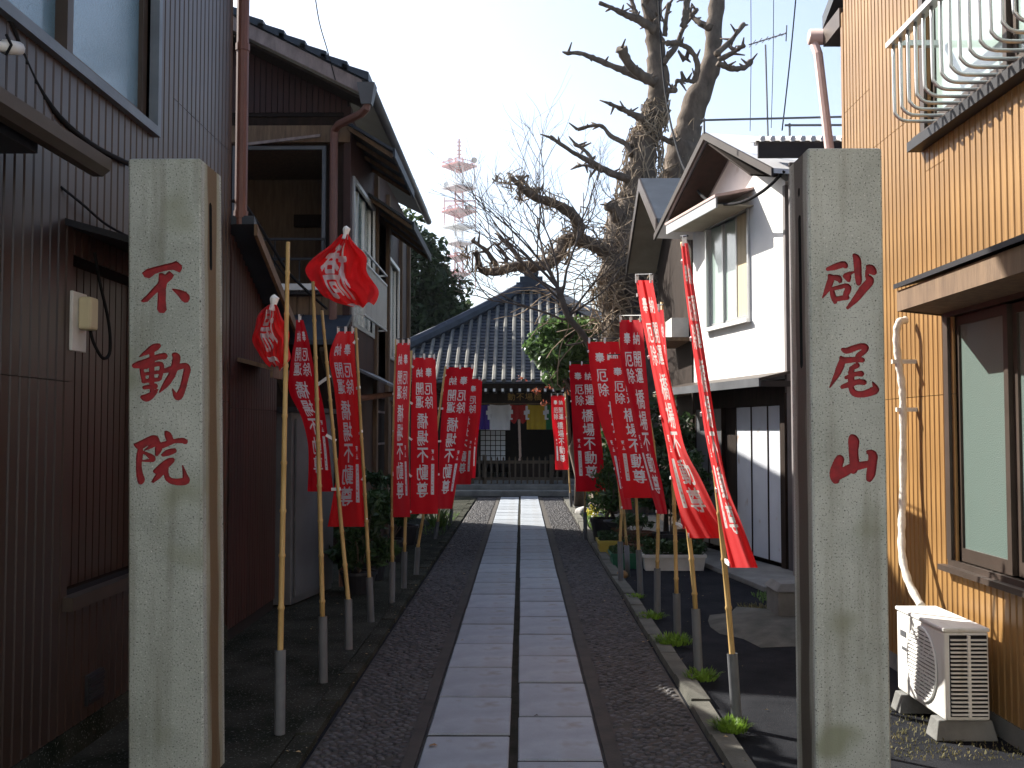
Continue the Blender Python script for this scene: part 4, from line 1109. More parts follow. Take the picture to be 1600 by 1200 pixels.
q = MB(); q.box(AP[0]-.42,AP[0]+.42,AP[1]-.42,AP[1]+.42,5.38,5.62); q.box(AP[0]-.32,AP[0]+.32,AP[1]-.32,AP[1]+.32,5.62,5.8)
q.tube([(AP[0],AP[1],z) for z in (5.8,5.86,5.95,6.05,6.15,6.2)], [.14,.2,.22,.18,.08,.02], 12); q.build('finial', M['rooftile'], rf)
q = MB(); q.plate([(XT-HW+.15,YT+.12,ZE-.1),(XT+HW-.15,YT+.12,ZE-.1),(XT+HW-.15,YT+.2,ZE-.1),(XT-HW+.15,YT+.2,ZE-.1)], (0,0,.09)); q.build('eave_board', M['darkwood'], tp)
q = MB(); q.box(XT-HW+.3,XT+HW-.3,YT+.2,YT+1.9,ZE-.12,ZE-.06); q.build('eave_soffit', M['darkwood'], tp)
for k in range(30):
    xx = XT - 2.9 + k*0.2; q = MB(); q.box(xx,xx+.07,YT+.06,YT+1.8,ZE-.21,ZE-.12); r_ = q.build('rafter', M['darkwood'], tp)
    c = MB(); c.box(xx+.008,xx+.062,YT+.045,YT+.06,ZE-.20,ZE-.13); c.build('rafter_tip', M['towerwhite'], r_)
YF = YT + 1.6
q = MB(); q.box(XT-3.6,XT-1.25,YF,YF+.15,.3,ZE); q.box(XT+1.2,XT+3.6,YF,YF+.15,.3,ZE); q.box(XT-3.6,XT-3.45,YF,YF+5,.3,ZE); q.box(XT+3.45,XT+3.6,YF,YF+5,.3,ZE); q.box(XT-3.6,XT+3.6,YF+5,YF+5.1,.3,ZE); q.box(XT-1.25,XT+1.2,YF,YF+.15,2.28,ZE)
q.build('wall', M['darkwood'], tp)
q = MB(); q.box(XT-3.8,XT+3.8,YT+1.2,YF+5.2,0,.32); q.build('plinth', M['concrete'], tp)
q = MB(); q.box(XT-2.3,XT+2.0,YT-.55,YT+1.2,0,.13); q.box(XT-2.0,XT+1.7,YT-.1,YT+1.2,.13,.25); q.build('step', M['concrete'], tp, bevel=0.015)
for xx in (-1.45,1.25):
    q = MB(); q.box(XT+xx,XT+xx+.16,YT+1.3,YT+1.46,.3,ZE-.1); q.build('column', M['darkwood'], tp)
q = MB(); q.box(XT-1.6,XT+1.6,YT+1.28,YT+1.46,2.2,2.42); q.build('beam', M['darkwood'], tp)
# lattice door at the left of the opening
ld = MB(); ld.box(XT-1.25,XT-.62,YF+.06,YF+.07,.75,1.66); lat = ld.build('lattice_door', M['paper'], tp)
for k in range(6):
    q = MB(); xx = XT-1.25+k*.126; q.box(xx-.009,xx+.009,YF+.045,YF+.06,.32,2.28); q.build('lattice_bar', M['darkwood'], lat)
for k in range(9):
    q = MB(); z = .75+k*.126; q.box(XT-1.25,XT-.62,YF+.038,YF+.045,z-.009,z+.009); q.build('lattice_bar', M['darkwood'], lat)
q = MB(); q.box(XT-1.2,XT+1.2,YF+3.5,YF+3.6,.3,2.3); q.build('interior_dark_sheet', M['dark'], tp)  # near-black sheet standing in for the shade inside the hall
q = MB(); q.box(XT-.5,XT+.45,YF+.4,YF+.9,.3,.72); q.build('offering_chest', M['darkwood'], tp)
# name board
sb = empty('name_board', (XT-.2,YT+1.22,2.3), 'dark temple name board with gilded characters under the eave', 'sign')
q = MB(); q.box(XT-.62,XT+.32,YT+1.18,YT+1.24,2.18,2.46); q.build('board', M['darkwood'], sb, bevel=.01)
def text_mesh(ch, size, offset=0.0):
    cu = bpy.data.curves.new('t', 'FONT'); cu.body = ch; cu.size = size; cu.align_x = 'CENTER'; cu.align_y = 'CENTER'; cu.offset = offset; cu.resolution_u = 3
    o = bpy.data.objects.new('t', cu); COL.objects.link(o)
    bpy.context.view_layer.update()
    me = bpy.data.meshes.new_from_object(o.evaluated_get(bpy.context.evaluated_depsgraph_get()))
    bpy.data.objects.remove(o); bpy.data.curves.remove(cu)
    return me
for k, ch in enumerate('動不場橋'):
    me = text_mesh(ch, 0.2, .0); me.materials.clear(); me.materials.append(M['gold'])
    me.transform(Matrix.Rotation(math.pi/2, 4, 'X')); me.transform(Matrix.Translation((XT-.47+k*.215, YT+1.174, 2.32)))
    link('gilded_character', me, sb)
# five-colour curtain
def drape(name, x0, x1, zt, zb, yy, mat, parent, folds=3, sag=0.02, gather=0.0):
    nu, nv = 20, 10; vs = []; r = random.Random(int(x0*97))
    for j in range(nv+1):
        v = j/nv
        for i in range(nu+1):
            u = i/nu
            xx = x0 + (x1-x0)*u
            xc = (x0+x1)/2
            z = zt + (zb-zt)*v
            if gather:
                z = zt + (zb-zt)*v*(1 - gather*0.9*math.exp(-((u-.5)/.16)**2)) - 0.0
                z += (0.05*(1-abs(2*u-1)))*0 
                z += (abs(2*u-1)**3)*0.14*v
            yv = yy + 0.02*math.sin(u*folds*2*math.pi + x0*5)*(0.3+v) 
            vs.append((xx, yv, z + sag*math.sin(u*math.pi)*-1*(1-v)))
    m_ = MB(); m_.add(vs, [(j*(nu+1)+i, j*(nu+1)+i+1, (j+1)*(nu+1)+i+1, (j+1)*(nu+1)+i) for j in range(nv) for i in range(nu)])
    return m_.build(name, mat, parent, smooth=True)
ct = empty('five_colour_curtain', (XT,YT+1.1,2.2), 'purple, white, red, yellow and green temple curtain under the eave', 'curtain')
YC = YT + 1.1
for nm, a, b_, mat, bot, ga in (('purple_panel',738,765,'purple',671,0),('white_panel',765,797,'white',672,0),('red_panel',797,823,'redcloth',664,.35),('yellow_panel',823,853,'yellowcloth',671,0),('green_panel',853,880,'greencloth',671,0)):
    drape(nm, at(a,640,YC).x, at(b_,640,YC).x, at(800,632,YC).z, at(800,bot,YC).z, YC, M[mat], ct, gather=ga)
q = MB(); q.tube([(at(735,631,YC).x,YC,at(735,631,YC).z),(at(885,631,YC).x,YC,at(885,631,YC).z)], .018, 6); q.build('rod', M['wood'], ct)
for xx in (764,797,823,853):
    p = at(xx,634,YC-.05); q = MB()
    pts = [(0,0),(.06,0),(.06,-.1),(.1,-.1),(.1,-.2),(.05,-.2),(.05,-.3),(.09,-.3),(.09,-.34),(.0,-.34),(.0,-.22),(-.04,-.22),(-.04,-.12),(0,-.12)]
    q.plate([(p.x-.03+a,p.y,p.z+b_) for a,b_ in pts], (0,.004,0)); q.build('paper_streamer', M['white'], ct)
br = empty('bell_rope', at(812,720,YC-.1), 'thick pinkish bell rope hanging at the temple front', 'rope')
p0, p1 = at(811,655,YC-.12), at(813,716,YC-.12)
q = MB(); q.tube([p0.lerp(p1,k/12) for k in range(13)], [.028+.004*(k%2) for k in range(13)], 8); q.build('rope', M['rope'], br)
q = MB(); q.tube([p1, p1+Vector((0,0,-.06)), p1+Vector((0,0,-.09))], [.04,.05,.02], 8); q.build('tassel', M['rope'], br)
# picket fence before the hall
fe = empty('picket_fence', at(808,757,YT-.15), 'low wooden picket fence before the temple steps', 'fence')
YP = YT + .1
xa, xb = at(735,740,YP).x, at(885,740,YP).x
zr = [at(800,y_,YP).z for y_ in (722,748)]
for z in zr:
    q = MB(); q.box(xa,xb,YP,YP+.05,z-.035,z+.035); q.build('rail', M['fencewood'], fe)
n = 16
for k in range(n):
    xx = xa + (xb-xa)*(k+.5)/n; h = at(800,714,YP).z
    q = MB(); q.plate([(xx-.02,YP-.03,.26),(xx+.02,YP-.03,.26),(xx+.02,YP-.03,h-.03),(xx,YP-.03,h+.02),(xx-.02,YP-.03,h-.03)], (0,.028,0)); q.build('picket', M['fencewood'], fe)
for xx in (at(757,740,YP).x, at(862,740,YP).x, xa, xb):
    q = MB(); q.box(xx-.05,xx+.05,YP+.0,YP+.1,.25,h+.05); q.build('post', M['fencewood'], fe)

# ================================================================== TELECOM TOWER (far)
tw = empty('lattice_tower', (0,0,0), 'red and white lattice telecom tower far behind the roofs', 'tower')
YW = 700.0
px1 = YW/1600; K_ = YW/300
c = at(717,440,YW); tw.location = (c.x, YW, 0)
def tz(py): return at(717,py,YW).z
def lattice(za, zb, hw, mat, name):
    q = MB(); n = max(1, int((zb-za)/(hw*2.2)))
    for sx in (-1,1):
        for sy in (-1,1):
            q.bar((c.x+sx*hw,YW+sy*hw,za),(c.x+sx*hw,YW+sy*hw,zb),K_*.28,K_*.28)
    for k in range(n):
        z0 = za+(zb-za)*k/n; z1 = za+(zb-za)*(k+1)/n
        for sy in (-1,1):
            q.bar((c.x-hw,YW+sy*hw,z0),(c.x+hw,YW+sy*hw,z1),K_*.14,K_*.14); q.bar((c.x+hw,YW+sy*hw,z0),(c.x-hw,YW+sy*hw,z1),K_*.14,K_*.14); q.bar((c.x-hw,YW+sy*hw,z1),(c.x+hw,YW+sy*hw,z1),K_*.14,K_*.14)
        for sx in (-1,1):
            q.bar((c.x+sx*hw,YW-hw,z0),(c.x+sx*hw,YW+hw,z1),K_*.14,K_*.14)
    q.build(name, M[mat], tw)
lv = [(600,435,'towerwhite'),(435,395,'towerred'),(395,350,'towerwhite'),(350,300,'towerred'),(300,262,'towerwhite'),(262,248,'towerred')]
for a, b_, mt in lv: lattice(max(0,tz(a)) if a < 600 else 0, tz(b_), 1.15*K_, mt, 'shaft_section')
q = MB(); q.bar((c.x,YW,tz(248)),(c.x,YW,tz(217)),K_*.5,K_*.5)
for py in (222,228,235,241): q.bar((c.x-.7*K_,YW,tz(py)),(c.x+.7*K_,YW,tz(py)),K_*.3,K_*.3)
q.build('mast', M['towerred'], tw)
for py, hw, mt, th in ((260,27,'towerred',1.7),(294,27,'towerwhite',1.1),(331,27,'towerred',1.6),(355,27,'towerwhite',1.1),(380,22,'towerwhite',1.1),(402,18,'towerred',1.1),(428,18,'towerred',1.4)):
    z = tz(py); H_ = hw*px1
    q = MB()
    # tapering service platform: inverted pyramid of struts with a rim
    rim = [(c.x-H_,YW,z),(c.x,YW-H_,z),(c.x+H_,YW,z),(c.x,YW+H_,z)]
    for k in range(4): q.bar(rim[k], rim[(k+1)%4], K_*.5,K_*.5)
    for k in range(4):
        for t in (0,.33,.66):
            p = Vector(rim[k]).lerp(Vector(rim[(k+1)%4]), t); q.bar(p, (c.x,YW,z-th*1.2*K_), K_*.28,K_*.28); q.bar(p, (c.x,YW,z+.2), K_*.28,K_*.28)
        q.bar(Vector(rim[k])+Vector((0,0,th*.7*K_)), Vector(rim[(k+1)%4])+Vector((0,0,th*.7*K_)), K_*.18,K_*.18)
    q.add([rim[0],rim[1],rim[2],rim[3]], [(0,1,2,3)])
    q.build('platform', M[mt], tw)
for sx, a, b_, mt in ((-23,308,352,'towerred'),(26,300,360,'towerred'),(24,255,300,'towerwhite'),(26,395,450,'towerred'),(-17,395,428,'towerred')):
    q = MB(); q.bar((c.x+sx*px1,YW,tz(b_)),(c.x+sx*px1,YW,tz(a)),K_*.28,K_*.28); q.build('antenna_pole', M[mt], tw)
q = MB(); q.bar((c.x-23*px1,YW,tz(314)),(c.x+26*px1,YW,tz(314)),K_*.35,K_*.35); q.build('cross_arm', M['towerred'], tw)
rr = random.Random(3)
for k in range(8):
    q = MB(); xx = c.x + rr.choice((-20,-14,14,18,22,24))*px1 + rr.uniform(-.4,.4); z = tz(rr.choice((322,326,345,290,252)))
    q.tube([(xx,YW-1.2*K_,z),(xx,YW-.9*K_,z),(xx,YW-.3,z)], [.9*K_,.8*K_,.2*K_], 10); q.build('dish', M['towerwhite'], tw)

# ================================================================== VEGETATION
def leaf_cloud(clumps, n, size, rs, aspect=0.5, up=0.0):
    """clumps: (centre, radii, weight); returns MB of folded leaf quads"""
    r = np.random.default_rng(rs)
    wts = np.array([c_[2] for c_ in clumps], float); wts /= wts.sum()
    ids = r.choice(len(clumps), n, p=wts)
    C_ = np.array([tuple(clumps[i][0]) for i in range(len(clumps))]); Rr = np.array([clumps[i][1] for i in range(len(clumps))])
    d = r.normal(size=(n,3)); d /= np.linalg.norm(d, axis=1)[:,None]
    rad = r.random(n)**(1/2.2)
    P = C_[ids] + d*Rr[ids]*rad[:,None]
    a = r.normal(size=(n,3)); a[:,2] += up; a /= np.linalg.norm(a, axis=1)[:,None]
    b_ = np.cross(a, r.normal(size=(n,3))); b_ /= np.linalg.norm(b_, axis=1)[:,None]
    nn = np.cross(a, b_)
    s = size*r.uniform(.6,1.3,n)[:,None]
    V = np.stack([P - a*s, P + b_*s*aspect + nn*s*.12, P + a*s, P - b_*s*aspect + nn*s*.12], 1).reshape(-1,3)
    m_ = MB(); m_.v = [tuple(x) for x in V]; m_.f = [(4*i,4*i+1,4*i+2,4*i+3) for i in range(n)]; m_.m = [0]*n
    return m_

def clumps_in(c_, rx, ry, rz, n, cr, seed):
    r = random.Random(seed); out = []
    for _ in range(n):
        while True:
            u = [r.uniform(-1,1) for _ in range(3)]
            if sum(t*t for t in u) < 1: break
        k = cr*r.uniform(.6,1.3)
        out.append(((c_[0]+u[0]*rx, c_[1]+u[1]*ry, c_[2]+u[2]*rz), (k,k,k*.75), k**3))
    return out

def trunked_tree(name, label, base, c_, rx, ry, rz, n, ncl, cr, size, mat, tr, seed, cat='tree', group=None):
    t = empty(name, base, label, cat, group)
    cl = clumps_in(c_, rx, ry, rz, ncl, cr, seed)
    leaf_cloud(cl, n, size, seed).build('crown', mat, t)
    q = MB(); r = random.Random(seed)
    top = Vector(c_) + Vector((0,0,rz*.4)); b0 = Vector(base)
    pts = [b0.lerp(top, k/6) + Vector((r.uniform(-.08,.08),r.uniform(-.08,.08),0))*k for k in range(7)]
    q.tube(pts, [tr*(1.25-.16*k) if k else tr*1.5 for k in range(7)], 8)
    for cc, rr_, _ in cl[:14]:
        p = pts[r.randint(2,5)]; e = Vector(cc)
        q.tube([p, p.lerp(e,.5)+Vector((0,0,.1)), e], [tr*.35,tr*.22,tr*.08], 5)
    q.build('trunk', M['bark'], t, smooth=True)
    return t
trunked_tree('evergreen_tree', 'tall dark evergreen tree between wooden house and temple roof', (-3.9,31,0), (-3.9,31,5.4), 1.7, 1.6, 2.4, 15000, 60, .75, .13, M['evergreen'], .25, 11)
trunked_tree('evergreen_tree', 'lower dark evergreen tree just left of the temple roof ridge', (-2.4,33,0), (-2.3,33,4.1), 1.3, 1.2, 1.4, 7000, 34, .6, .12, M['evergreen'], .18, 12)
trunked_tree('evergreen_tree', 'dark evergreen tree peeking over the wooden house eaves', (-5.0,29,0), (-4.6,29,6.1), 1.6, 1.6, 1.9, 8000, 40, .7, .13, M['evergreen'], .2, 13)
# camellia
trunked_tree('camellia', 'glossy green camellia beside the temple eave', at(905,790,20.5)*1, tuple(at(890,546,20.5)), .82, .7, .74, 6500, 90, .19, .075, M['camellia'], .07, 21, 'shrub')
# red leaves hanging by the eave
rl_ = leaf_cloud([(tuple(at(x_,y_,22.5)), (.12,.12,.1), 1) for x_,y_ in ((815,592),(860,605),(880,600),(850,630),(838,610),(890,612))], 90, .035, 5)
tag(rl_.build('red_leaves', mk('autumn_leaf', (0.42,0.07,0.04), (0.3,0.12,0.05), .6, trans=.4), loc=tuple(at(860,605,22.5))), 'sparse reddish leaves hanging before the temple eave', 'leaves')

# big pollarded tree: skeleton surveyed as (x, y) positions of the photo around Y = 19.5
def Z3(x, y): return (660 + x*0.375, y*0.375)
bt = empty('pollarded_tree', at(975,795,19.5), 'huge bare pollarded tree with knobbly stubs wrapped in dry vines', 'tree')
def limb(mb, pts, widths, dy=0.0, y0=19.5, knob=True, seed=0, sub=6, n=10, zz=True):
    r = random.Random(seed*131+7)
    rows = []
    for k, (x, y) in enumerate(pts):
        X_, Y_ = Z3(x, y) if zz else (x, y)
        yy = y0 + dy*k/(len(pts)-1)
        p = at(X_, Y_, yy); wd = widths[0] + (widths[1]-widths[0])*k/(len(pts)-1) if len(widths) == 2 else widths[k]
        rows.append((p.x, p.y, p.z, wd*(0.375 if zz else 1)*y0/1600/2))
    P = smooth_path(rows, sub)
    rad = [max(.008, a[3]*(1 + r.uniform(-.13,.16))) for a in P]
    pts3 = [Vector(a[:3]) + Vector((r.uniform(-1,1),r.uniform(-1,1),r.uniform(-1,1)))*a[3]*.12 for a in P]
    if knob: rad[-1] *= 1.15; rad[-2] *= 1.4; rad[-3] *= 1.2
    mb.tube(pts3, rad, n)
    return pts3
tr = MB(); skel = []
skel.append(limb(tr, [(985,805),(985,700),(980,600),(976,500),(974,431),(986,350),(997,300),(1006,225),(1022,180),(1029,150),(1027,94),(1020,45),(1008,-40)], [125,104,92,82,76,66,56,42,38,34,30,26,20], .3, seed=1, zz=False, sub=7, n=16, knob=False))
skel.append(limb(tr, [(1010,800),(1030,600),(1042,450),(1045,375),(1056,300),(1065,244),(1084,169),(1110,101),(1116,37),(1124,-40)], [90,80,70,62,55,50,40,30,26,22], 1.0, y0=19.9, seed=2, zz=False, sub=7, n=14, knob=False))
tr.build('trunk', M['bark'], bt, smooth=True)
br_ = [([(1230,262),(1285,285),(1340,282),(1366,258)],[26,22],.3),([(1235,250),(1300,215),(1342,188)],[24,14],-.4),([(1225,225),(1290,165),(1340,98)],[26,16],.5),
 ([(1195,115),(1150,92),(1115,60)],[30,18],.3),([(1130,345),(1148,270),(1112,205),(1060,180),(1015,180)],[26,18],-.3),
 ([(970,345),(920,318),(860,265),(828,195)],[46,40],-.5),([(935,330),(880,310),(800,278),(720,245),(655,222),(600,222)],[36,14],.6),
 ([(968,125),(900,82),(845,60),(800,38),(735,12)],[40,12],-.4),([(965,110),(985,60),(985,-20)],[30,22],.3),([(905,85),(885,40),(868,-10)],[20,16],.2),([(960,80),(930,30),(925,-30)],[26,20],.0),
 ([(1005,260),(1055,195),(1090,112),(1145,38)],[28,14],.5),([(1085,115),(1098,60),(1105,-20)],[30,26],.1),([(1010,150),(1015,80),(1028,12)],[22,16],-.2),
 ([(930,500),(880,478),(830,455),(775,430)],[34,12],-.5),([(880,605),(888,550),(925,490)],[26,22],.3),([(868,645),(850,602),(790,570),(738,522),(645,540)],[26,12],.4),
 ([(880,750),(790,722),(700,675),(620,630),(530,568)],[36,12],-.6),([(715,692),(690,640),(632,598)],[20,12],.3),([(750,715),(690,690),(648,692)],[16,9],.2),
 ([(900,1050),(790,1050),(710,1020),(655,990),(650,940),(620,890),(560,852),(470,822),(425,792),(370,738)],[66,60,54,52,48,42,37,32,28,12],-1.5),
 ([(690,1010),(600,1000),(570,1060),(500,1108),(400,1108),(300,1132),(245,1120),(225,1045)],[54,56,50,44,38,32,26,12],-1.9),
 ([(410,1095),(375,1040),(318,985)],[24,12],.3),([(310,1110),(265,1045),(205,1000)],[24,12],-.3),([(350,1110),(345,1060),(300,1010)],[16,9],.2),([(840,960),(810,900),(785,850)],[60,52],-.4),
 ([(1020,375),(1040,378),(1052,375)],[24,20],-.3),([(1130,340),(1090,335),(1058,338)],[18,12],-.3),([(990,570),(1030,590),(1060,600)],[24,18],.3),([(470,825),(440,780),(390,730)],[16,8],.2),([(1085,255),(1095,245),(1105,240)],[10,8],.2)]
for k, (pts, wd, dy) in enumerate(br_):
    m_ = MB(); P = limb(m_, pts, wd, dy, seed=10+k, n=9); skel.append(P)
    # knobbly spurs
    r = random.Random(k+50)
    for _ in range(7):
        p = P[r.randint(2, len(P)-1)]; d = Vector((r.uniform(-1,1),r.uniform(-1,1),r.uniform(-.4,1))).normalized()
        m_.tube([p, p+d*.08, p+d*r.uniform(.12,.26)], [.035,.025,.012], 5)
    m_.build('branch', M['bark'], bt, smooth=True)
# dry vines around trunk and big limb
vi = MB(); r = random.Random(77)
def vine_from(P, count, spread, rad):
    for _ in range(count):
        i = r.randint(0, len(P)-6); pts = []
        ang = r.uniform(0, 6.28); da = r.uniform(-.5,.5)
        ln = r.randint(4, 14)
        for k in range(ln):
            p = P[min(i+k, len(P)-1)]; ang += da
            rr_ = rad(min(i+k, len(P)-1)) * r.uniform(1.0, 1.0+spread)
            pts.append(p + Vector((math.cos(ang)*rr_, math.sin(ang)*rr_, r.uniform(-.12,.12))))
        vi.tube(pts, r.uniform(.006,.014), 4, cap=False)
w1 = [170,130,112,108,112,82,60,42,38,34,30,26,20]
vine_from(skel[0][18:60], 230, .45, lambda i: max(.2, .54 - i*.0085))
vine_from(skel[1][10:40], 60, .3, lambda i: max(.2,.42 - i*.006))
vine_from(skel[22], 50, .8, lambda i: .2); vine_from(skel[23], 45, .8, lambda i: .18)
for _ in range(220):   # loose tangle
    p = at(r.uniform(880,1075), r.uniform(345,520), r.uniform(18.4,19.6)); pts = [p]
    d = Vector((r.uniform(-1,1), r.uniform(-.4,.4), r.uniform(-.7,.5))).normalized()
    for k in range(r.randint(3,8)):
        d = (d + Vector((r.uniform(-.5,.5),r.uniform(-.4,.4),r.uniform(-.5,.4)))).normalized(); pts.append(pts[-1] + d*.2)
    vi.tube(pts, r.uniform(.005,.012), 4, cap=False)
o = vi.build('dry_vines', M['vine'], bt); tag(o, 'tangle of dry vines', kind='stuff')
# slender bare tree with fine twigs, in front of the temple roof
st = empty('bare_sapling', at(960,800,18.6), 'slender leafless tree with fine twigs before the temple roof', 'tree')
tw_ = MB(); r = random.Random(9)
def grow(p, d, ln, rad, lev):
    pts = [p]; n = 5
    for k in range(n):
        d = (d + Vector((r.uniform(-.22,.22), r.uniform(-.22,.22), r.uniform(-.10,.16)))).normalized()
        pts.append(pts[-1] + d*ln/n)
    tw_.tube(pts, [rad*(1-.6*k/n) for k in range(n+1)], 5 if lev > 2 else 6, cap=False)
    if lev >= 5 or rad < .004: return
    for k in range(r.randint(2,4) if lev else 6):
        i = r.randint(2, n); dd = (d + Vector((r.uniform(-.9,.9), r.uniform(-.6,.6), r.uniform(-.2,.7)))).normalized()
        grow(pts[i], dd, ln*r.uniform(.55,.85), rad*.55, lev+1)
b0 = at(880,790,18.2); b0.z = 0
b0 = at(960,800,18.6); b0.z = 0
stem = [b0, at(955,700,18.6), at(945,600,18.5), at(915,530,18.3), at(888,495,18.2), at(872,450,18.2)]
tw_.tube(smooth_path(stem), .06, 7)
for (x_, y_, dx, dz, ln, rd) in ((872,450,-.75,.75,1.5,.03),(875,470,.15,.9,1.5,.03),(880,500,-.9,.35,1.3,.025),(872,450,-.35,.95,1.6,.03),(880,500,.8,.6,1.3,.025),(885,540,.9,.2,1.3,.02),(872,455,-.95,.5,1.4,.02),(872,450,-.6,.85,1.7,.026),(876,470,-.85,.6,1.6,.024),(872,450,-.1,.95,1.4,.024),(882,500,.5,.8,1.4,.024)):
    grow(at(x_,y_,18.2), Vector((dx, r.uniform(-.3,.3), dz)).normalized(), ln, rd, 1)
tw_.build('branches', M['twig'], st, smooth=True)

# ================================================================== PRAYER BANNERS
def glyph(ch, res=96, bold=1):
    me = text_mesh(ch, 1.0, 0.0)
    n = len(me.vertices); co = np.empty(n*3); me.vertices.foreach_get('co', co); co = co.reshape(-1,3)
    me.calc_loop_triangles()
    x0, y0 = co[:,0].min(), co[:,1].min(); x1, y1 = co[:,0].max(), co[:,1].max()
    s = max(x1-x0, y1-y0); cx, cy = (x0+x1)/2, (y0+y1)/2
    U = (co[:,0]-cx)/s + .5; V_ = .5 - (co[:,1]-cy)/s
    img = np.zeros((res, res), bool)
    g_ = (np.arange(res)+.5)/res
    for t in me.loop_triangles:
        a, b_, c_ = t.vertices
        xs = U[[a,b_,c_]]; ys = V_[[a,b_,c_]]
        i0, i1 = max(0,int(xs.min()*res)-1), min(res,int(xs.max()*res)+2); j0, j1 = max(0,int(ys.min()*res)-1), min(res,int(ys.max()*res)+2)
        if i1 <= i0 or j1 <= j0: continue
        X, Y = np.meshgrid(g_[i0:i1], g_[j0:j1])
        d = (ys[1]-ys[2])*(xs[0]-xs[2]) + (xs[2]-xs[1])*(ys[0]-ys[2])
        if abs(d) < 1e-12: continue
        l1 = ((ys[1]-ys[2])*(X-xs[2]) + (xs[2]-xs[1])*(Y-ys[2]))/d
        l2 = ((ys[2]-ys[0])*(X-xs[2]) + (xs[0]-xs[2])*(Y-ys[2]))/d
        img[j0:j1,i0:i1] |= (l1 >= -1e-6) & (l2 >= -1e-6) & (l1+l2 <= 1+1e-6)
    bpy.data.meshes.remove(me)
    for _ in range(bold):
        im2 = img.copy()
        im2[1:] |= img[:-1]; im2[:-1] |= img[1:]; im2[:,1:] |= img[:,:-1]; im2[:,:-1] |= img[:,1:]
        img = im2
    return img
LAY = [('奉',.31,.095,.27,.062),('納',.69,.095,.27,.062),('開',.68,.20,.31,.078),('運',.68,.285,.31,.078),('厄',.32,.20,.31,.078),('除',.32,.285,.31,.078),
       ('橋',.57,.405,.41,.100),('場',.57,.515,.41,.100),('不',.57,.625,.41,.100),('動',.57,.735,.41,.100),('尊',.57,.845,.41,.100),
       ('施',.20,.60,.10,.028),('主',.20,.64,.10,.028)]
TW_, TH_ = 256, 1024
TEX = np.zeros((TH_, TW_))
for ch, cu_, cv_, wu_, hv_ in LAY:
    im = glyph(ch)
    i0, i1 = int((cu_-wu_/2)*TW_), int((cu_+wu_/2)*TW_); j0, j1 = int((cv_-hv_/2)*TH_), int((cv_+hv_/2)*TH_)
    ii = ((np.arange(i1-i0)+.5)/(i1-i0)*96).astype(int); jj = ((np.arange(j1-j0)+.5)/(j1-j0)*96).astype(int)
    TEX[j0:j1,i0:i1] = np.maximum(TEX[j0:j1,i0:i1], im[np.ix_(jj,ii)])
TEX[int(.68*TH_):int(.875*TH_), int(.145*TW_):int(.255*TW_)] = 1.0
rgn = np.random.default_rng(5)
for k in range(9):   # faint brush marks of a name in the white strip
    j = int((.692+k*.0195)*TH_)
    for _ in range(4):
        a = rgn.integers(int(.165*TW_), int(.215*TW_)); TEX[j+rgn.integers(0,12):j+rgn.integers(12,16), a:a+rgn.integers(3,9)] = .35
def blur(A, k):
    for ax in (0,1):
        A = sum(np.roll(A, s, ax) for s in range(-k,k+1))/(2*k+1)
    return A
TEX = blur(TEX, 1)

def mk_cloth():
    m = bpy.data.materials.new('banner_cloth'); m.use_nodes = True
    N = m.node_tree.nodes; L = m.node_tree.links
    p = N['Principled BSDF']; out = N['Material Output']
    at_ = N.new('ShaderNodeAttribute'); at_.attribute_name = 'print'
    rp = N.new('ShaderNodeValToRGB'); rp.color_ramp.elements[0].position = .3; rp.color_ramp.elements[1].position = .6
    L.new(at_.outputs['Fac'], rp.inputs[0])
    tc = N.new('ShaderNodeTexCoord'); no = N.new('ShaderNodeTexNoise'); no.inputs['Scale'].default_value = 4
    L.new(tc.outputs['Object'], no.inputs[0])
    oi = N.new('ShaderNodeObjectInfo')
    mx0 = N.new('ShaderNodeMix'); mx0.data_type = 'RGBA'
    mx0.inputs['A'].default_value = (0.58,0.004,0.016,1); mx0.inputs['B'].default_value = (0.80,0.02,0.024,1)
    ad = N.new('ShaderNodeMath'); ad.operation = 'MULTIPLY_ADD'; ad.inputs[1].default_value = 1.3; L.new(oi.outputs['Random'], ad.inputs[0]); 
    sb2 = N.new('ShaderNodeMath'); sb2.operation = 'SUBTRACT'; sb2.inputs[1].default_value = .6; L.new(no.outputs[0], sb2.inputs[0]); L.new(sb2.outputs[0], ad.inputs[2]); ad.use_clamp = True
    L.new(ad.outputs[0], mx0.inputs['Factor'])
    mx = N.new('ShaderNodeMix'); mx.data_type = 'RGBA'
    L.new(rp.outputs[0], mx.inputs['Factor']); L.new(mx0.outputs['Result'], mx.inputs['A']); mx.inputs['B'].default_value = (.74,.72,.72,1)
    L.new(mx.outputs['Result'], p.inputs['Base Color'])
    p.inputs['Roughness'].default_value = .75; p.inputs['Specular IOR Level'].default_value = .25
    p.inputs['Sheen Weight'].default_value = .08
    tr_ = N.new('ShaderNodeBsdfTranslucent'); ms = N.new('ShaderNodeMixShader'); ms.inputs[0].default_value = .48
    L.new(mx.outputs['Result'], tr_.inputs[0]); L.new(p.outputs[0], ms.inputs[1]); L.new(tr_.outputs[0], ms.inputs[2]); L.new(ms.outputs[0], out.inputs['Surface'])
    bp = N.new('ShaderNodeBump'); bp.inputs['Strength'].default_value = .4; n2 = N.new('ShaderNodeTexNoise'); n2.inputs['Scale'].default_value = 14
    L.new(tc.outputs['Object'], n2.inputs[0]); L.new(n2.outputs[0], bp.inputs['Height']); L.new(bp.outputs[0], p.inputs['Normal'])
    return m
M['cloth'] = mk_cloth()

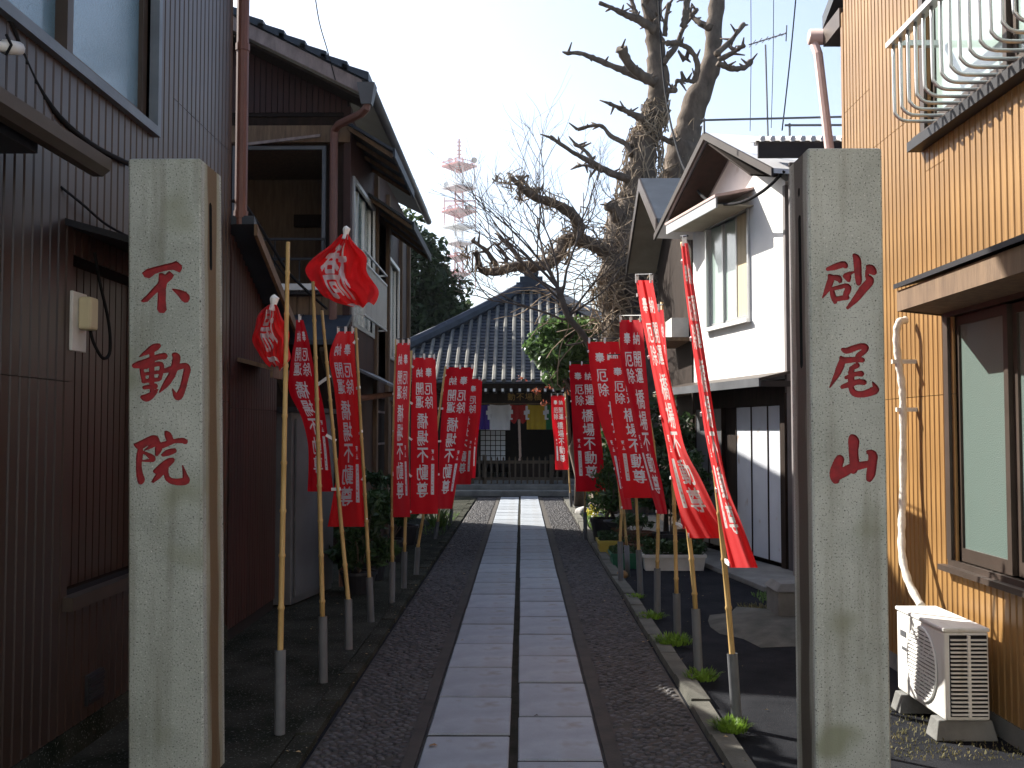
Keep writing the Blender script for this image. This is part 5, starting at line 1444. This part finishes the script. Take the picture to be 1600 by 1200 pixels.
def bamboo(mb, pts, r0, r1, seed):
    P = smooth_path([tuple(p) for p in pts], 10); P = [Vector(p) for p in P]
    # resample by length so that nodes come every 0.24 m
    d = [0]
    for k in range(1, len(P)): d.append(d[-1] + (P[k]-P[k-1]).length)
    def pt(s):
        for k in range(1, len(d)):
            if s <= d[k] or k == len(d)-1:
                return P[k-1].lerp(P[k], (s-d[k-1])/max(d[k]-d[k-1],1e-6))
    Ln = d[-1]; ss = []; rr_ = []
    rnd = random.Random(seed); s = rnd.uniform(.05,.2)
    ss.append(0); rr_.append(1)
    while s < Ln-.03:
        for o_, f_ in ((-.012,1),(-.004,1.22),(.004,1.22),(.012,.97)): ss.append(s+o_); rr_.append(f_)
        s += rnd.uniform(.2,.27)
    ss.append(Ln); rr_.append(1)
    mb.tube([pt(max(0,s_)) for s_ in ss], [(r0+(r1-r0)*s_/Ln)*f_ for s_, f_ in zip(ss, rr_)], 8)

BN = {}
def banner(label, Y0, base, ptop, pole, rows, edge='L', sgn=1, mirror=False, folds=1.3, amp=.02, width=.42, bunch=False, seed=0, tabs=5, vr=(0,1), sleeve=True, toptabs=3, group='red prayer banners along the path'):
    """base, ptop: pipe foot and mouth; pole: further bamboo points up to the tip; rows: (left, right, y) of the cloth"""
    bpnt = at(*base, Y0)
    root = empty('prayer_banner', (bpnt.x, Y0, 0), label, 'banner', group)
    b0 = at(*base, Y0); t0 = at(*ptop, Y0); b0.z = 0.0
    q = MB(); q.tube([b0, t0], .027, 12, cap=False); q.tube([b0 + Vector((0,0,.0)), t0 + (t0-b0).normalized()*.001], .022, 12, cap=False)
    q.build('ground_pipe', M['pvc'], root, smooth=True)
    pp = [t0 + (b0-t0)*.25, t0] + [at(x, y, Y0) for x, y in pole]
    q = MB(); bamboo(q, pp, .0155, .0105, seed); q.build('bamboo_pole', M['bamboo'], root, smooth=True)
    NU, NV = 60, 230
    back = .0 if mirror else .05
    R_ = smooth_path(rows, 12)
    # arc position down the cloth
    dd = np.concatenate([[0], np.cumsum(np.hypot(np.diff((R_[:,0]+R_[:,1])/2), np.diff(R_[:,2])))]); dd /= dd[-1]
    vv = np.linspace(0, 1, NV+1)
    XLp = np.interp(vv, dd, R_[:,0]); XRp = np.interp(vv, dd, R_[:,1]); YPp = np.interp(vv, dd, R_[:,2])
    uu = np.linspace(0, 1, NU+1)
    rnd = random.Random(seed+400); ph = rnd.uniform(0,6.28); tw2 = rnd.uniform(-1.2,1.2)
    V = np.zeros((NV+1, NU+1, 3))
    for j in range(NV+1):
        wpx = abs(XRp[j]-XLp[j]); wm = wpx*Y0/1600
        dyw = math.sqrt(max(0, width**2 - wm**2)) * sgn if not bunch else .10
        dyw = max(-.42, min(.42, dyw))
        for i in range(NU+1):
            u = uu[i]; ue = u if edge == 'L' else 1-u
            env = .35 + .65*min(1, ue*1.5)
            fold = amp*math.sin(2*math.pi*(folds*u + tw2*vv[j]) + ph)*env + amp*.4*math.sin(2*math.pi*(folds*2.3*u - 1.7*vv[j]) + ph*2)
            yy = Y0 - back + dyw*ue + fold
            if bunch:
                yy += (.06*math.sin(9*u + 4*vv[j] + ph) + .035*math.sin(19*u - 6*vv[j]) + .02*math.sin(31*u + 9*vv[j]))*(.4+vv[j])
            wob = 0.6*math.sin(vv[j]*9+ph)*(ue) if not bunch else 2.0*math.sin(vv[j]*14+u*5+ph)
            p = at(XLp[j] + (XRp[j]-XLp[j])*u + wob, YPp[j] + ((3.0*math.sin(u*6.3+ph) + 2.5*math.sin(u*15+ph))*vv[j] if bunch else 0), yy)
            V[j,i] = p
    co = V.reshape(-1,3)
    n1 = NU+1
    idx = np.arange((NV+1)*n1).reshape(NV+1, n1)
    Fq = np.stack([idx[:-1,:-1], idx[1:,:-1], idx[1:,1:], idx[:-1,1:]], -1).reshape(-1,4)
    me = bpy.data.meshes.new('cloth')
    me.vertices.add(len(co)); me.vertices.foreach_set('co', co.ravel())
    me.loops.add(Fq.size); me.loops.foreach_set('vertex_index', Fq.ravel().astype(np.int32))
    me.polygons.add(len(Fq)); me.polygons.foreach_set('loop_start', np.arange(0, Fq.size, 4, dtype=np.int32)); me.polygons.foreach_set('loop_total', np.full(len(Fq), 4, np.int32))
    me.polygons.foreach_set('use_smooth', np.ones(len(Fq), bool))
    me.update(calc_edges=True); me.validate()
    at_ = me.attributes.new('print', 'FLOAT', 'POINT')
    us = uu[::-1] if mirror else uu
    ti = np.clip((us*TW_).astype(int), 0, TW_-1); tj = np.clip(((vr[0]+(vr[1]-vr[0])*vv)*TH_).astype(int), 0, TH_-1)
    at_.data.foreach_set('value', TEX[np.ix_(tj, ti)].ravel().astype(np.float32))
    me.materials.append(M['cloth'])
    link('cloth', me, root)
    # white loops along the pole edge and the top edge
    ei = 0 if edge == 'L' else NU
    P = [Vector(p) for p in smooth_path([tuple(p) for p in pp], 10)]
    def near(p):
        best = min(P, key=lambda a: (a-p).length); return best
    if tabs:
        for k in range(tabs):
            j = int(NV*(.06 + .93*k/(tabs-1)))
            p = Vector(V[j,ei]); a = near(p)
            if (a-p).length > .11: continue
            q = MB(); d = (p-a); d = d.normalized() if d.length > .005 else Vector((1 if edge == 'L' else -1,0,0))
            q.bar(a - d*.018, p + d*.012, .01, .02); q.build('tab', M['tabs'], root)
    if toptabs:
        for k in range(toptabs):
            i = int(NU*(.06+.88*k/max(1,toptabs-1))) if toptabs > 1 else NU//2; p = Vector(V[0,i]); q = MB()
            q.bar(p + Vector((0,0,-.015)), p + Vector((0,0,.04)), .02, .008, up=(0,1,0)); q.build('tab', M['tabs'], root)
        q = MB(); a = Vector(V[0,0]) + Vector((0,0,.035)); b_ = Vector(V[0,NU]) + Vector((0,0,.035)); q.tube([a, b_], .005, 6); q.build('crossbar', M['blackmetal'], root)
    elif bunch:
        j = 0; p = (Vector(V[0,0])+Vector(V[0,NU]))/2; q = MB()
        q.tube([p+Vector((0,0,-.03)), p+Vector((.005,0,.0)), p+Vector((.01,0,.03)), p+Vector((0,.0,.045))], [.02,.016,.024,.012], 7); q.build('tab', M['tabs'], root)
    return root

# left row, seen from behind
banner('crumpled red banner low on the tall bare bamboo nearest the left pillar', 5.03, (437,1150), (438,1015), [(444,700),(447,540),(450,378)],
       [(420,430,476),(408,438,488),(398,446,505),(396,452,530),(402,453,552),(414,450,566),(424,440,574)], 'R', 1, True, folds=1.5, amp=.03, bunch=True, seed=1, tabs=0, toptabs=0, vr=(.455,.60))
banner('red banner bunched into a ball at the top of its pole', 6.05, (505,1070), (504,963), [(499,760),(493,560),(489,440)],
       [(535,546,366),(514,558,384),(494,570,400),(479,574,422),(482,583,440),(497,590,456),(512,590,470),(540,586,477)], 'R', 1, True, folds=2.0, amp=.05, bunch=True, seed=2, tabs=0, toptabs=0, vr=(.34,.475))
banner('twisted red banner slanting left from the second leaning bamboo', 6.96, (545,1018), (544,936), [(533,820),(520,670),(503,485)],
       [(462,474,500),(460,482,530),(454,490,570),(452,500,610),(470,508,650),(480,513,690),(482,517,730),(481,521,768)], 'R', 1, True, folds=1.1, amp=.03, seed=3, tabs=4, toptabs=1)
banner('wide red banner waving before the wooden house doorway', 7.95, (580,975), (577,902), [(570,770),(563,650),(556,512)],
       [(527,553,518),(514,555,556),(521,558,600),(527,561,650),(530,564,700),(524,567,750),(512,571,823)], 'R', 1, True, folds=1.2, amp=.035, seed=4)
banner('narrow straight red banner beside the wooden house, left of three hanging together', 8.82, (612,945), (613,878), [(613,760),(616,640),(619,530)],
       [(620,640,536),(617,640,600),(615,638,700),(613,641,808)], 'L', -1, True, folds=.8, amp=.012, seed=5)
banner('flat red banner hanging in the middle of the left three', 9.64, (631,922), (632,862), [(635,760),(638,650),(643,548)],
       [(645,680,559),(643,683,620),(642,684,700),(641,685,803)], 'L', 1, True, folds=.8, amp=.012, seed=6, width=.30)
banner('red banner on the bamboo leaning right before the temple roof', 10.5, (650,901), (653,855), [(664,790),(680,690),(696,572)],
       [(697,741,574),(692,735,620),(688,728,680),(685,717,740),(683,706,795)], 'L', 1, True, folds=.9, amp=.014, seed=7, width=.33)
banner('half hidden red banner overlapping the one on the right-leaning bamboo', 14.0, (679,848), (684,815), [(690,770),(700,690),(711,592)],
       [(712,752,592),(711,748,650),(710,741,700),(711,735,757)], 'L', 1, True, folds=.9, amp=.014, seed=8, width=.40)
banner('small bright red banner at the far end of the left row', 16.2, (703,822), (706,795), [(714,740),(722,660),(729,590)],
       [(730,754,594),(728,750,650),(726,742,747)], 'L', 1, True, folds=.7, amp=.014, seed=9, width=.32)
# right row, read from the front
banner('narrow red banner blown edge-on from the bamboo nearest the right pillar', 5.25, (1152,1130), (1144,1021), [(1134,900),(1120,760),(1096,560),(1066,378)],
       [(1064,1075,380),(1069,1084,440),(1079,1096,520),(1090,1108,600),(1102,1121,680),(1118,1138,760),(1128,1160,820),(1140,1184,887)], 'L', -1, False, folds=1.2, amp=.03, seed=21, width=.40, toptabs=1)
banner('long red banner streaming right with sunlit white characters', 6.3, (1092,1053), (1087,951), [(1078,850),(1062,735),(1040,600),(1006,441)],
       [(994,1019,438),(1003,1031,500),(1017,1043,570),(1030,1057,640),(1042,1070,700),(1050,1096,750),(1062,1120,800),(1078,1140,841)], 'L', -1, False, folds=1.3, amp=.03, seed=22, width=.38, toptabs=2)
banner('red banner mostly hidden behind the long sunlit one', 7.4, (1059,997), (1057,927), [(1055,840),(1049,700),(1034,472)],
       [(1024,1036,484),(1029,1043,560),(1037,1051,640),(1047,1062,720),(1066,1094,826)], 'L', -1, False, folds=1.0, amp=.02, seed=23, width=.36, toptabs=1)
banner('red banner curling to a point, tallest of the overlapping right group', 8.25, (1027,964), (1027,888), [(1028,800),(1022,700),(1002,580),(999,498)],
       [(968,1004,500),(970,1009,560),(984,1014,630),(998,1022,700),(1013,1035,755),(1027,1043,803)], 'L', -1, False, folds=1.0, amp=.025, seed=24, width=.34)
banner('red banner at the back of the overlapping right group', 9.34, (1001,930), (998,859), [(994,780),(990,690),(968,530)],
       [(948,998,560),(955,1006,640),(966,1016,710),(975,1028,778)], 'L', -1, False, folds=1.0, amp=.02, seed=25, width=.34)
banner('red banner with its foot twisted narrow in the right group', 10.1, (970,897), (969,846), [(970,785),(955,680),(925,534)],
       [(918,972,534),(925,979,600),(938,984,660),(953,985,705),(964,982,750),(973,988,796)], 'L', -1, False, folds=1.0, amp=.02, seed=26, width=.36)
banner('flat red banner facing the lane, leftmost of the right group', 14.2, (915,842), (914,800), [(913,740),(905,660),(894,570)],
       [(889,929,569),(892,935,620),(896,940,690),(900,946,768)], 'L', -1, False, folds=.8, amp=.012, seed=27, width=.42)
banner('small sunlit red banner in front of the temple fence', 19.7, (893,797), (891,770), [(888,720),(886,660),(883,612)],
       [(860,882,618),(864,885,670),(868,889,734)], 'R', 1, False, folds=.7, amp=.012, seed=28, width=.30)
# spare bamboo without cloth
sp = empty('bamboo_stake', (at(981,910,10.6).x,10.6,0), 'bare bamboo stake leaning among the right hand banners', 'stake')
a = at(981,910,10.6); a.z = 0; b_ = at(979,852,10.6)
q = MB(); q.tube([a,b_], .027, 12); q.build('ground_pipe', M['pvc'], sp, smooth=True)
q = MB(); bamboo(q, [b_, at(974,790,10.6), at(966,700,10.6), at(950,600,10.6)], .0145, .011, 3); q.build('bamboo_pole', M['bamboo'], sp, smooth=True)

# ================================================================== POTS, PLANTERS, WEEDS
def blades(mb, c_, n, rad, h, wd, seed, lean=.5):
    r = random.Random(seed)
    for _ in range(n):
        a = r.uniform(0,6.28); d = rad*math.sqrt(r.random()); p = Vector((c_[0]+d*math.cos(a), c_[1]+d*math.sin(a), c_[2]))
        ln = Vector((math.cos(a)*r.uniform(0,lean)+r.uniform(-.2,.2), math.sin(a)*r.uniform(0,lean)+r.uniform(-.2,.2), 1)).normalized()*h*r.uniform(.5,1.2)
        s = Vector((-math.sin(a),math.cos(a),0))*wd/2
        m = p + ln*.55; t = p + ln + Vector((ln.x,ln.y,-abs(ln.x)-abs(ln.y)))*.35
        mb.add([p-s,p+s,m+s*.9,m-s*.9,t], [(0,1,2,3),(3,2,4)])
for x_, y_, n_, rd, h_, lab in ((1052,1007,110,.13,.07,'weed clump on the kerb by the second right pole'),(1095,1062,80,.10,.06,'weed clump at the foot of the leaning second pole'),(1142,1142,90,.08,.07,'weed clump at the foot of the nearest right pole'),
                     (1018,967,70,.11,.05,'low weed clump by the third pipe on the right kerb'),(993,936,40,.08,.04,'tiny weed patch by the fourth pipe on the right kerb')):
    Y_ = 2400/(y_-673); p = at(x_, y_, Y_); p.z = .03
    q = MB(); blades(q, p, n_*2, rd, h_, .012, int(x_), .9); tag(q.build('weed_clump', M['weed'], loc=p), lab, 'weed', 'weeds along the right kerb')
for (x0,x1,y0,y1,n_,h_,mt,lab) in ((2.1,2.75,8.7,9.5,500,.07,'grassy','short grass along the white house corner'),(1.85,2.4,8.4,8.9,300,.05,'drygrass','dry grass patch on the asphalt edge'),(1.6,2.35,4.75,5.75,1100,.022,'drygrass','dry grass around the air conditioner footing'),(1.05,1.5,13.5,19.0,700,.12,'weed','sunlit weeds at the right edge of the far path'),(-1.45,-1.1,14.5,18,260,.12,'grassy','grass at the left edge of the far path')):
    q = MB(); r = random.Random(int(x0*50))
    for _ in range(n_):
        blades(q, (r.uniform(x0,x1), r.uniform(y0,y1), .0), 1, .01, h_*r.uniform(.5,1.3), .012 if h_ > .04 else .006, r.random(), .8)
    tag(q.build('grass', M[mt]), lab, kind='stuff')
def lathe(mb, c_, prof, n=20):
    V = []; base = Vector(c_)
    for (rd, z) in prof:
        for k in range(n): V.append(base + Vector((rd*math.cos(2*math.pi*k/n), rd*math.sin(2*math.pi*k/n), z)))
    mb.add(V, [(j*n+k, j*n+(k+1)%n, (j+1)*n+(k+1)%n, (j+1)*n+k) for j in range(len(prof)-1) for k in range(n)])
def trough(name, label, x0, x1, y0, y1, h, mat, leafmat, n, lh, seed, z=0.0):
    t = empty(name, ((x0+x1)/2,(y0+y1)/2,z), label, 'planter')
    e = .018; q = MB()
    q.hexa([(x0+.02,y0+.02,z),(x1-.02,y0+.02,z),(x1-.02,y1-.02,z),(x0+.02,y1-.02,z),(x0,y0,z+h),(x1,y0,z+h),(x1,y1,z+h),(x0,y1,z+h)])
    for (a,b_,c,d) in ((x0-.01,x1+.01,y0-.012,y0+.01),(x0-.01,x1+.01,y1-.01,y1+.012),(x0-.012,x0+.01,y0,y1),(x1-.01,x1+.012,y0,y1)): q.box(a,b_,c,d,z+h-.025,z+h+.008)
    q.build('tub', mat, t)
    q = MB(); q.add([(x0+.012,y0+.012,z+h+.003),(x1-.012,y0+.012,z+h+.003),(x1-.012,y1-.012,z+h+.003),(x0+.012,y1-.012,z+h+.003)], [(0,1,2,3)]); q.build('soil', M['soil'], t)
    leaf_cloud([((x0+(x1-x0)*(k+.5)/5, (y0+y1)/2, z+h+lh*.5), ((x1-x0)/7, (y1-y0)*.6, lh*.6), 1) for k in range(5)], n, .028, seed, .5, .6).build('foliage', leafmat, t)
    return t
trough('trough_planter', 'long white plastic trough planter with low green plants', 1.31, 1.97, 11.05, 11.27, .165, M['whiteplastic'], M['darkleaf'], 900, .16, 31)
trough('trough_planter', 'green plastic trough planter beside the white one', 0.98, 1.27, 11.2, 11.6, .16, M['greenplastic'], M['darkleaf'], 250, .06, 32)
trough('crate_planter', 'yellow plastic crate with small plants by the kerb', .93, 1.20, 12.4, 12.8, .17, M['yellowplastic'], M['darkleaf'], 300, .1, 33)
def pot(label, c_, r0, r1, h, mat, leafmat, n, cr, size, seed, name='plant_pot', fh=.35):
    t = empty(name, c_, label, 'plant pot')
    q = MB(); lathe(q, c_, [(0.001,.0),(r0,.0),(r1,h*.86),(r1*1.09,h*.86),(r1*1.09,h),(r1*.92,h),(r1*.9,h*.9),(.001,h*.9)]); q.build('pot', mat, t, smooth=False)
    cl = clumps_in((c_[0],c_[1],c_[2]+h+fh*.6), cr, cr, fh*.55, 9, cr*.5, seed)
    leaf_cloud(cl, n, size, seed, .4, .3).build('foliage', leafmat, t)
    q = MB(); r = random.Random(seed)
    for cc, _, _ in cl[:6]: q.tube([(c_[0],c_[1],c_[2]+h*.85), ((c_[0]+cc[0])/2+.02,(c_[1]+cc[1])/2,c_[2]+h+fh*.3), cc], [.008,.006,.003], 5)
    q.build('stem', M['twig'], t)
    return t
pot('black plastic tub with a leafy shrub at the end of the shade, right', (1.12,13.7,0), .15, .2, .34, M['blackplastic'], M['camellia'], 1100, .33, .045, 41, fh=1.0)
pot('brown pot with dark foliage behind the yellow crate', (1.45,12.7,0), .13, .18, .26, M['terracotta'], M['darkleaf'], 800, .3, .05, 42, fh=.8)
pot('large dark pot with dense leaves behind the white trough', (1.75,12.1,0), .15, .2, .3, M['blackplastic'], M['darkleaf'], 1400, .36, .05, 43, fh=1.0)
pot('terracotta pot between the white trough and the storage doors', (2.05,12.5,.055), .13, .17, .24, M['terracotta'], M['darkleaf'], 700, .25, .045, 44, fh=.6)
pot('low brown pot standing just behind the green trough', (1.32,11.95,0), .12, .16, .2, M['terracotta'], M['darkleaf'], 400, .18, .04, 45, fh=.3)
trunked_tree('leafy_shrub', 'sunlit yellow-green shrub behind the flat right banner', (1.35,15.3,0), (1.35,15.3,1.0), .4, .5, .75, 2600, 34, .22, .045, M['camellia'], .03, 46, 'shrub')
trunked_tree('leafy_shrub', 'dark leafy shrub between shaded house and right banners', (1.95,13.9,0), (1.95,13.9,1.3), .42, .5, .9, 2600, 34, .25, .05, M['darkleaf'], .03, 47, 'shrub')
q = leaf_cloud([(tuple(at(938,768,15.2)), (.10,.1,.08), 1), (tuple(at(925,800,15.6)), (.12,.1,.1), .6)], 160, .03, 48); tag(q.build('yellow_flowers', M['yellow'], loc=tuple(at(938,768,15.2))), 'cluster of bright yellow leaves beside the flat right banner', 'flowers')
bs = empty('wash_basin', (1.22,13.0,.34), 'shallow pale basin tilted on top of the pots', 'basin')
q = MB(); lathe(q, (1.22,12.9,.30), [(.001,0),(.13,0),(.19,.07),(.2,.075),(.19,.06),(.125,.012),(.001,.012)]); q.build('bowl', M['greysteel'], bs, smooth=True)
q = MB(); lathe(q, (1.22,12.9,0.0), [(.001,0),(.1,0),(.1,.30),(.001,.30)], 12); q.build('stand', M['terracotta'], bs)
for k,(x_, y_, z_, s, lab) in enumerate(((1.12,18.3,.05,.16,'larger pale rounded stone at the far right path edge'),(1.3,17.6,.04,.12,'smaller pale rounded stone at the far right path edge'),(1.03,10.55,.03,.06,'small brown stone beside the yellow crate'))):
    bm = bmesh.new(); bmesh.ops.create_icosphere(bm, subdivisions=3, radius=s)
    r = random.Random(k)
    for v in bm.verts: v.co *= 1 + .12*math.sin(v.co.x*30+k)*math.cos(v.co.y*26); v.co.z *= .7
    me = bpy.data.meshes.new('rounded_stone'); bm.to_mesh(me); bm.free(); me.materials.append(M['stone'] if k < 2 else M['leafbrown'])
    me.polygons.foreach_set('use_smooth', [True]*len(me.polygons))
    o = bpy.data.objects.new('rounded_stone', me); COL.objects.link(o); o.location = (x_,y_,z_); tag(o, lab, 'stone')
# concrete block by the pillar
cb = empty('concrete_base', (2.15,8.1,.08), 'grey square concrete base block just left of the right pillar', 'block')
q = MB(); q.box(1.97,2.35,7.95,8.33,.06,.26); q.build('block', M['concrete'], cb, bevel=.008)
q = MB(); q.hexa([(1.95,7.93,.262),(2.37,7.93,.262),(2.37,8.35,.262),(1.95,8.35,.262),(2.0,7.98,.32),(2.32,7.98,.32),(2.32,8.30,.32),(2.0,8.30,.32)]); q.build('cap', M['concrete'], cb, bevel=.006)
# plants and pots on the left
pot('low dark pot with long leaves beside the wide waving banner', (-1.48,9.35,.03), .12, .16, .2, M['blackplastic'], M['darkleaf'], 900, .26, .06, 51, fh=.7)
pot('black pot with bushy leaves against the wooden house', (-1.5,10.2,.03), .13, .17, .26, M['blackplastic'], M['darkleaf'], 1200, .3, .06, 52, fh=.8)
pot('dark pot with fern-like leaves under the left three banners', (-1.48,11.6,.03), .12, .16, .25, M['blackplastic'], M['darkleaf'], 900, .28, .06, 53, fh=.6)
pot('pot of dim foliage near the far end of the wooden house', (-1.5,13.3,.03), .12, .16, .25, M['blackplastic'], M['darkleaf'], 800, .28, .06, 54, fh=.5)
gt_ = MB(); blades(gt_, (-1.28,15.8,.03), 90, .12, .42, .02, 61, 1.0); tag(gt_.build('grass_tuft', M['grassy'], loc=(-1.28,15.8,.03)), 'long arching grass tuft below the far left banner', 'grass')
# fallen leaves and scraps
for k,(x_, y_, lab) in enumerate(((677,1163,'single brown fallen leaf on the nearest left slab'),(722,1003,'small fallen leaf on the left kerb'),(838,1117,'dark fallen leaf on a right hand slab'))):
    Y_ = 2360/(y_-673); p = at(x_, y_, Y_); p.z = .041 if k != 1 else .05
    q = MB(); s = .022 if k == 0 else .013
    q.add([p+Vector((-s,-s*.4,0)),p+Vector((0,-s*.7,.006)),p+Vector((s,0,.001)),p+Vector((s*.2,s*.7,.007)),p+Vector((-s*.7,s*.5,.002))], [(0,1,2,3,4)])
    tag(q.build('fallen_leaf', M['leafbrown'] if k < 2 else M['soil'], loc=p), lab, 'leaf', 'fallen leaves on the path')

lt_ = MB(); r = random.Random(90)
for _ in range(260):
    x_ = r.choice((r.uniform(-2.0,-.5), r.uniform(.4,1.4), r.uniform(1.0,2.2), r.gauss(-.98,.05), r.gauss(.9,.05))); y_ = r.uniform(3.6,16)
    z_ = .036 if x_ < -.99 else (.022 if abs(x_) < .93 else (.045 if x_ < 1.03 else .006))
    k = r.uniform(.004,.014); a = r.uniform(0,6.28); c_, d_ = math.cos(a)*k, math.sin(a)*k
    lt_.add([(x_-c_,y_-d_,z_),(x_+d_*.5,y_-c_*.5,z_+k*.5),(x_+c_,y_+d_,z_+.002),(x_-d_*.5,y_+c_*.5,z_+k*.3)], [(0,1,2,3)])
tag(lt_.build('litter', mk('dry_litter', (.34,.25,.13), (.2,.14,.08), .8, 30, island=.9)), 'crumbs of dry leaves and grit scattered over the lane', kind='stuff')

# ================================================================== ADDED HAZE, standing in for lens glare
hz = MB(); hz.box(-300,300,-30,730,-1,212)
hm = bpy.data.materials.new('haze'); hm.use_nodes = True
hn = hm.node_tree.nodes; hn.remove(hn['Principled BSDF'])
pv = hn.new('ShaderNodeVolumePrincipled'); pv.inputs['Color'].default_value = (.93,.95,1,1); pv.inputs['Density'].default_value = 0.0003; pv.inputs['Anisotropy'].default_value = .35
hm.node_tree.links.new(pv.outputs[0], hn['Material Output'].inputs['Volume'])
tag(hz.build('haze', hm), 'thin bright haze added to wash out the distance like lens glare', kind='stuff')
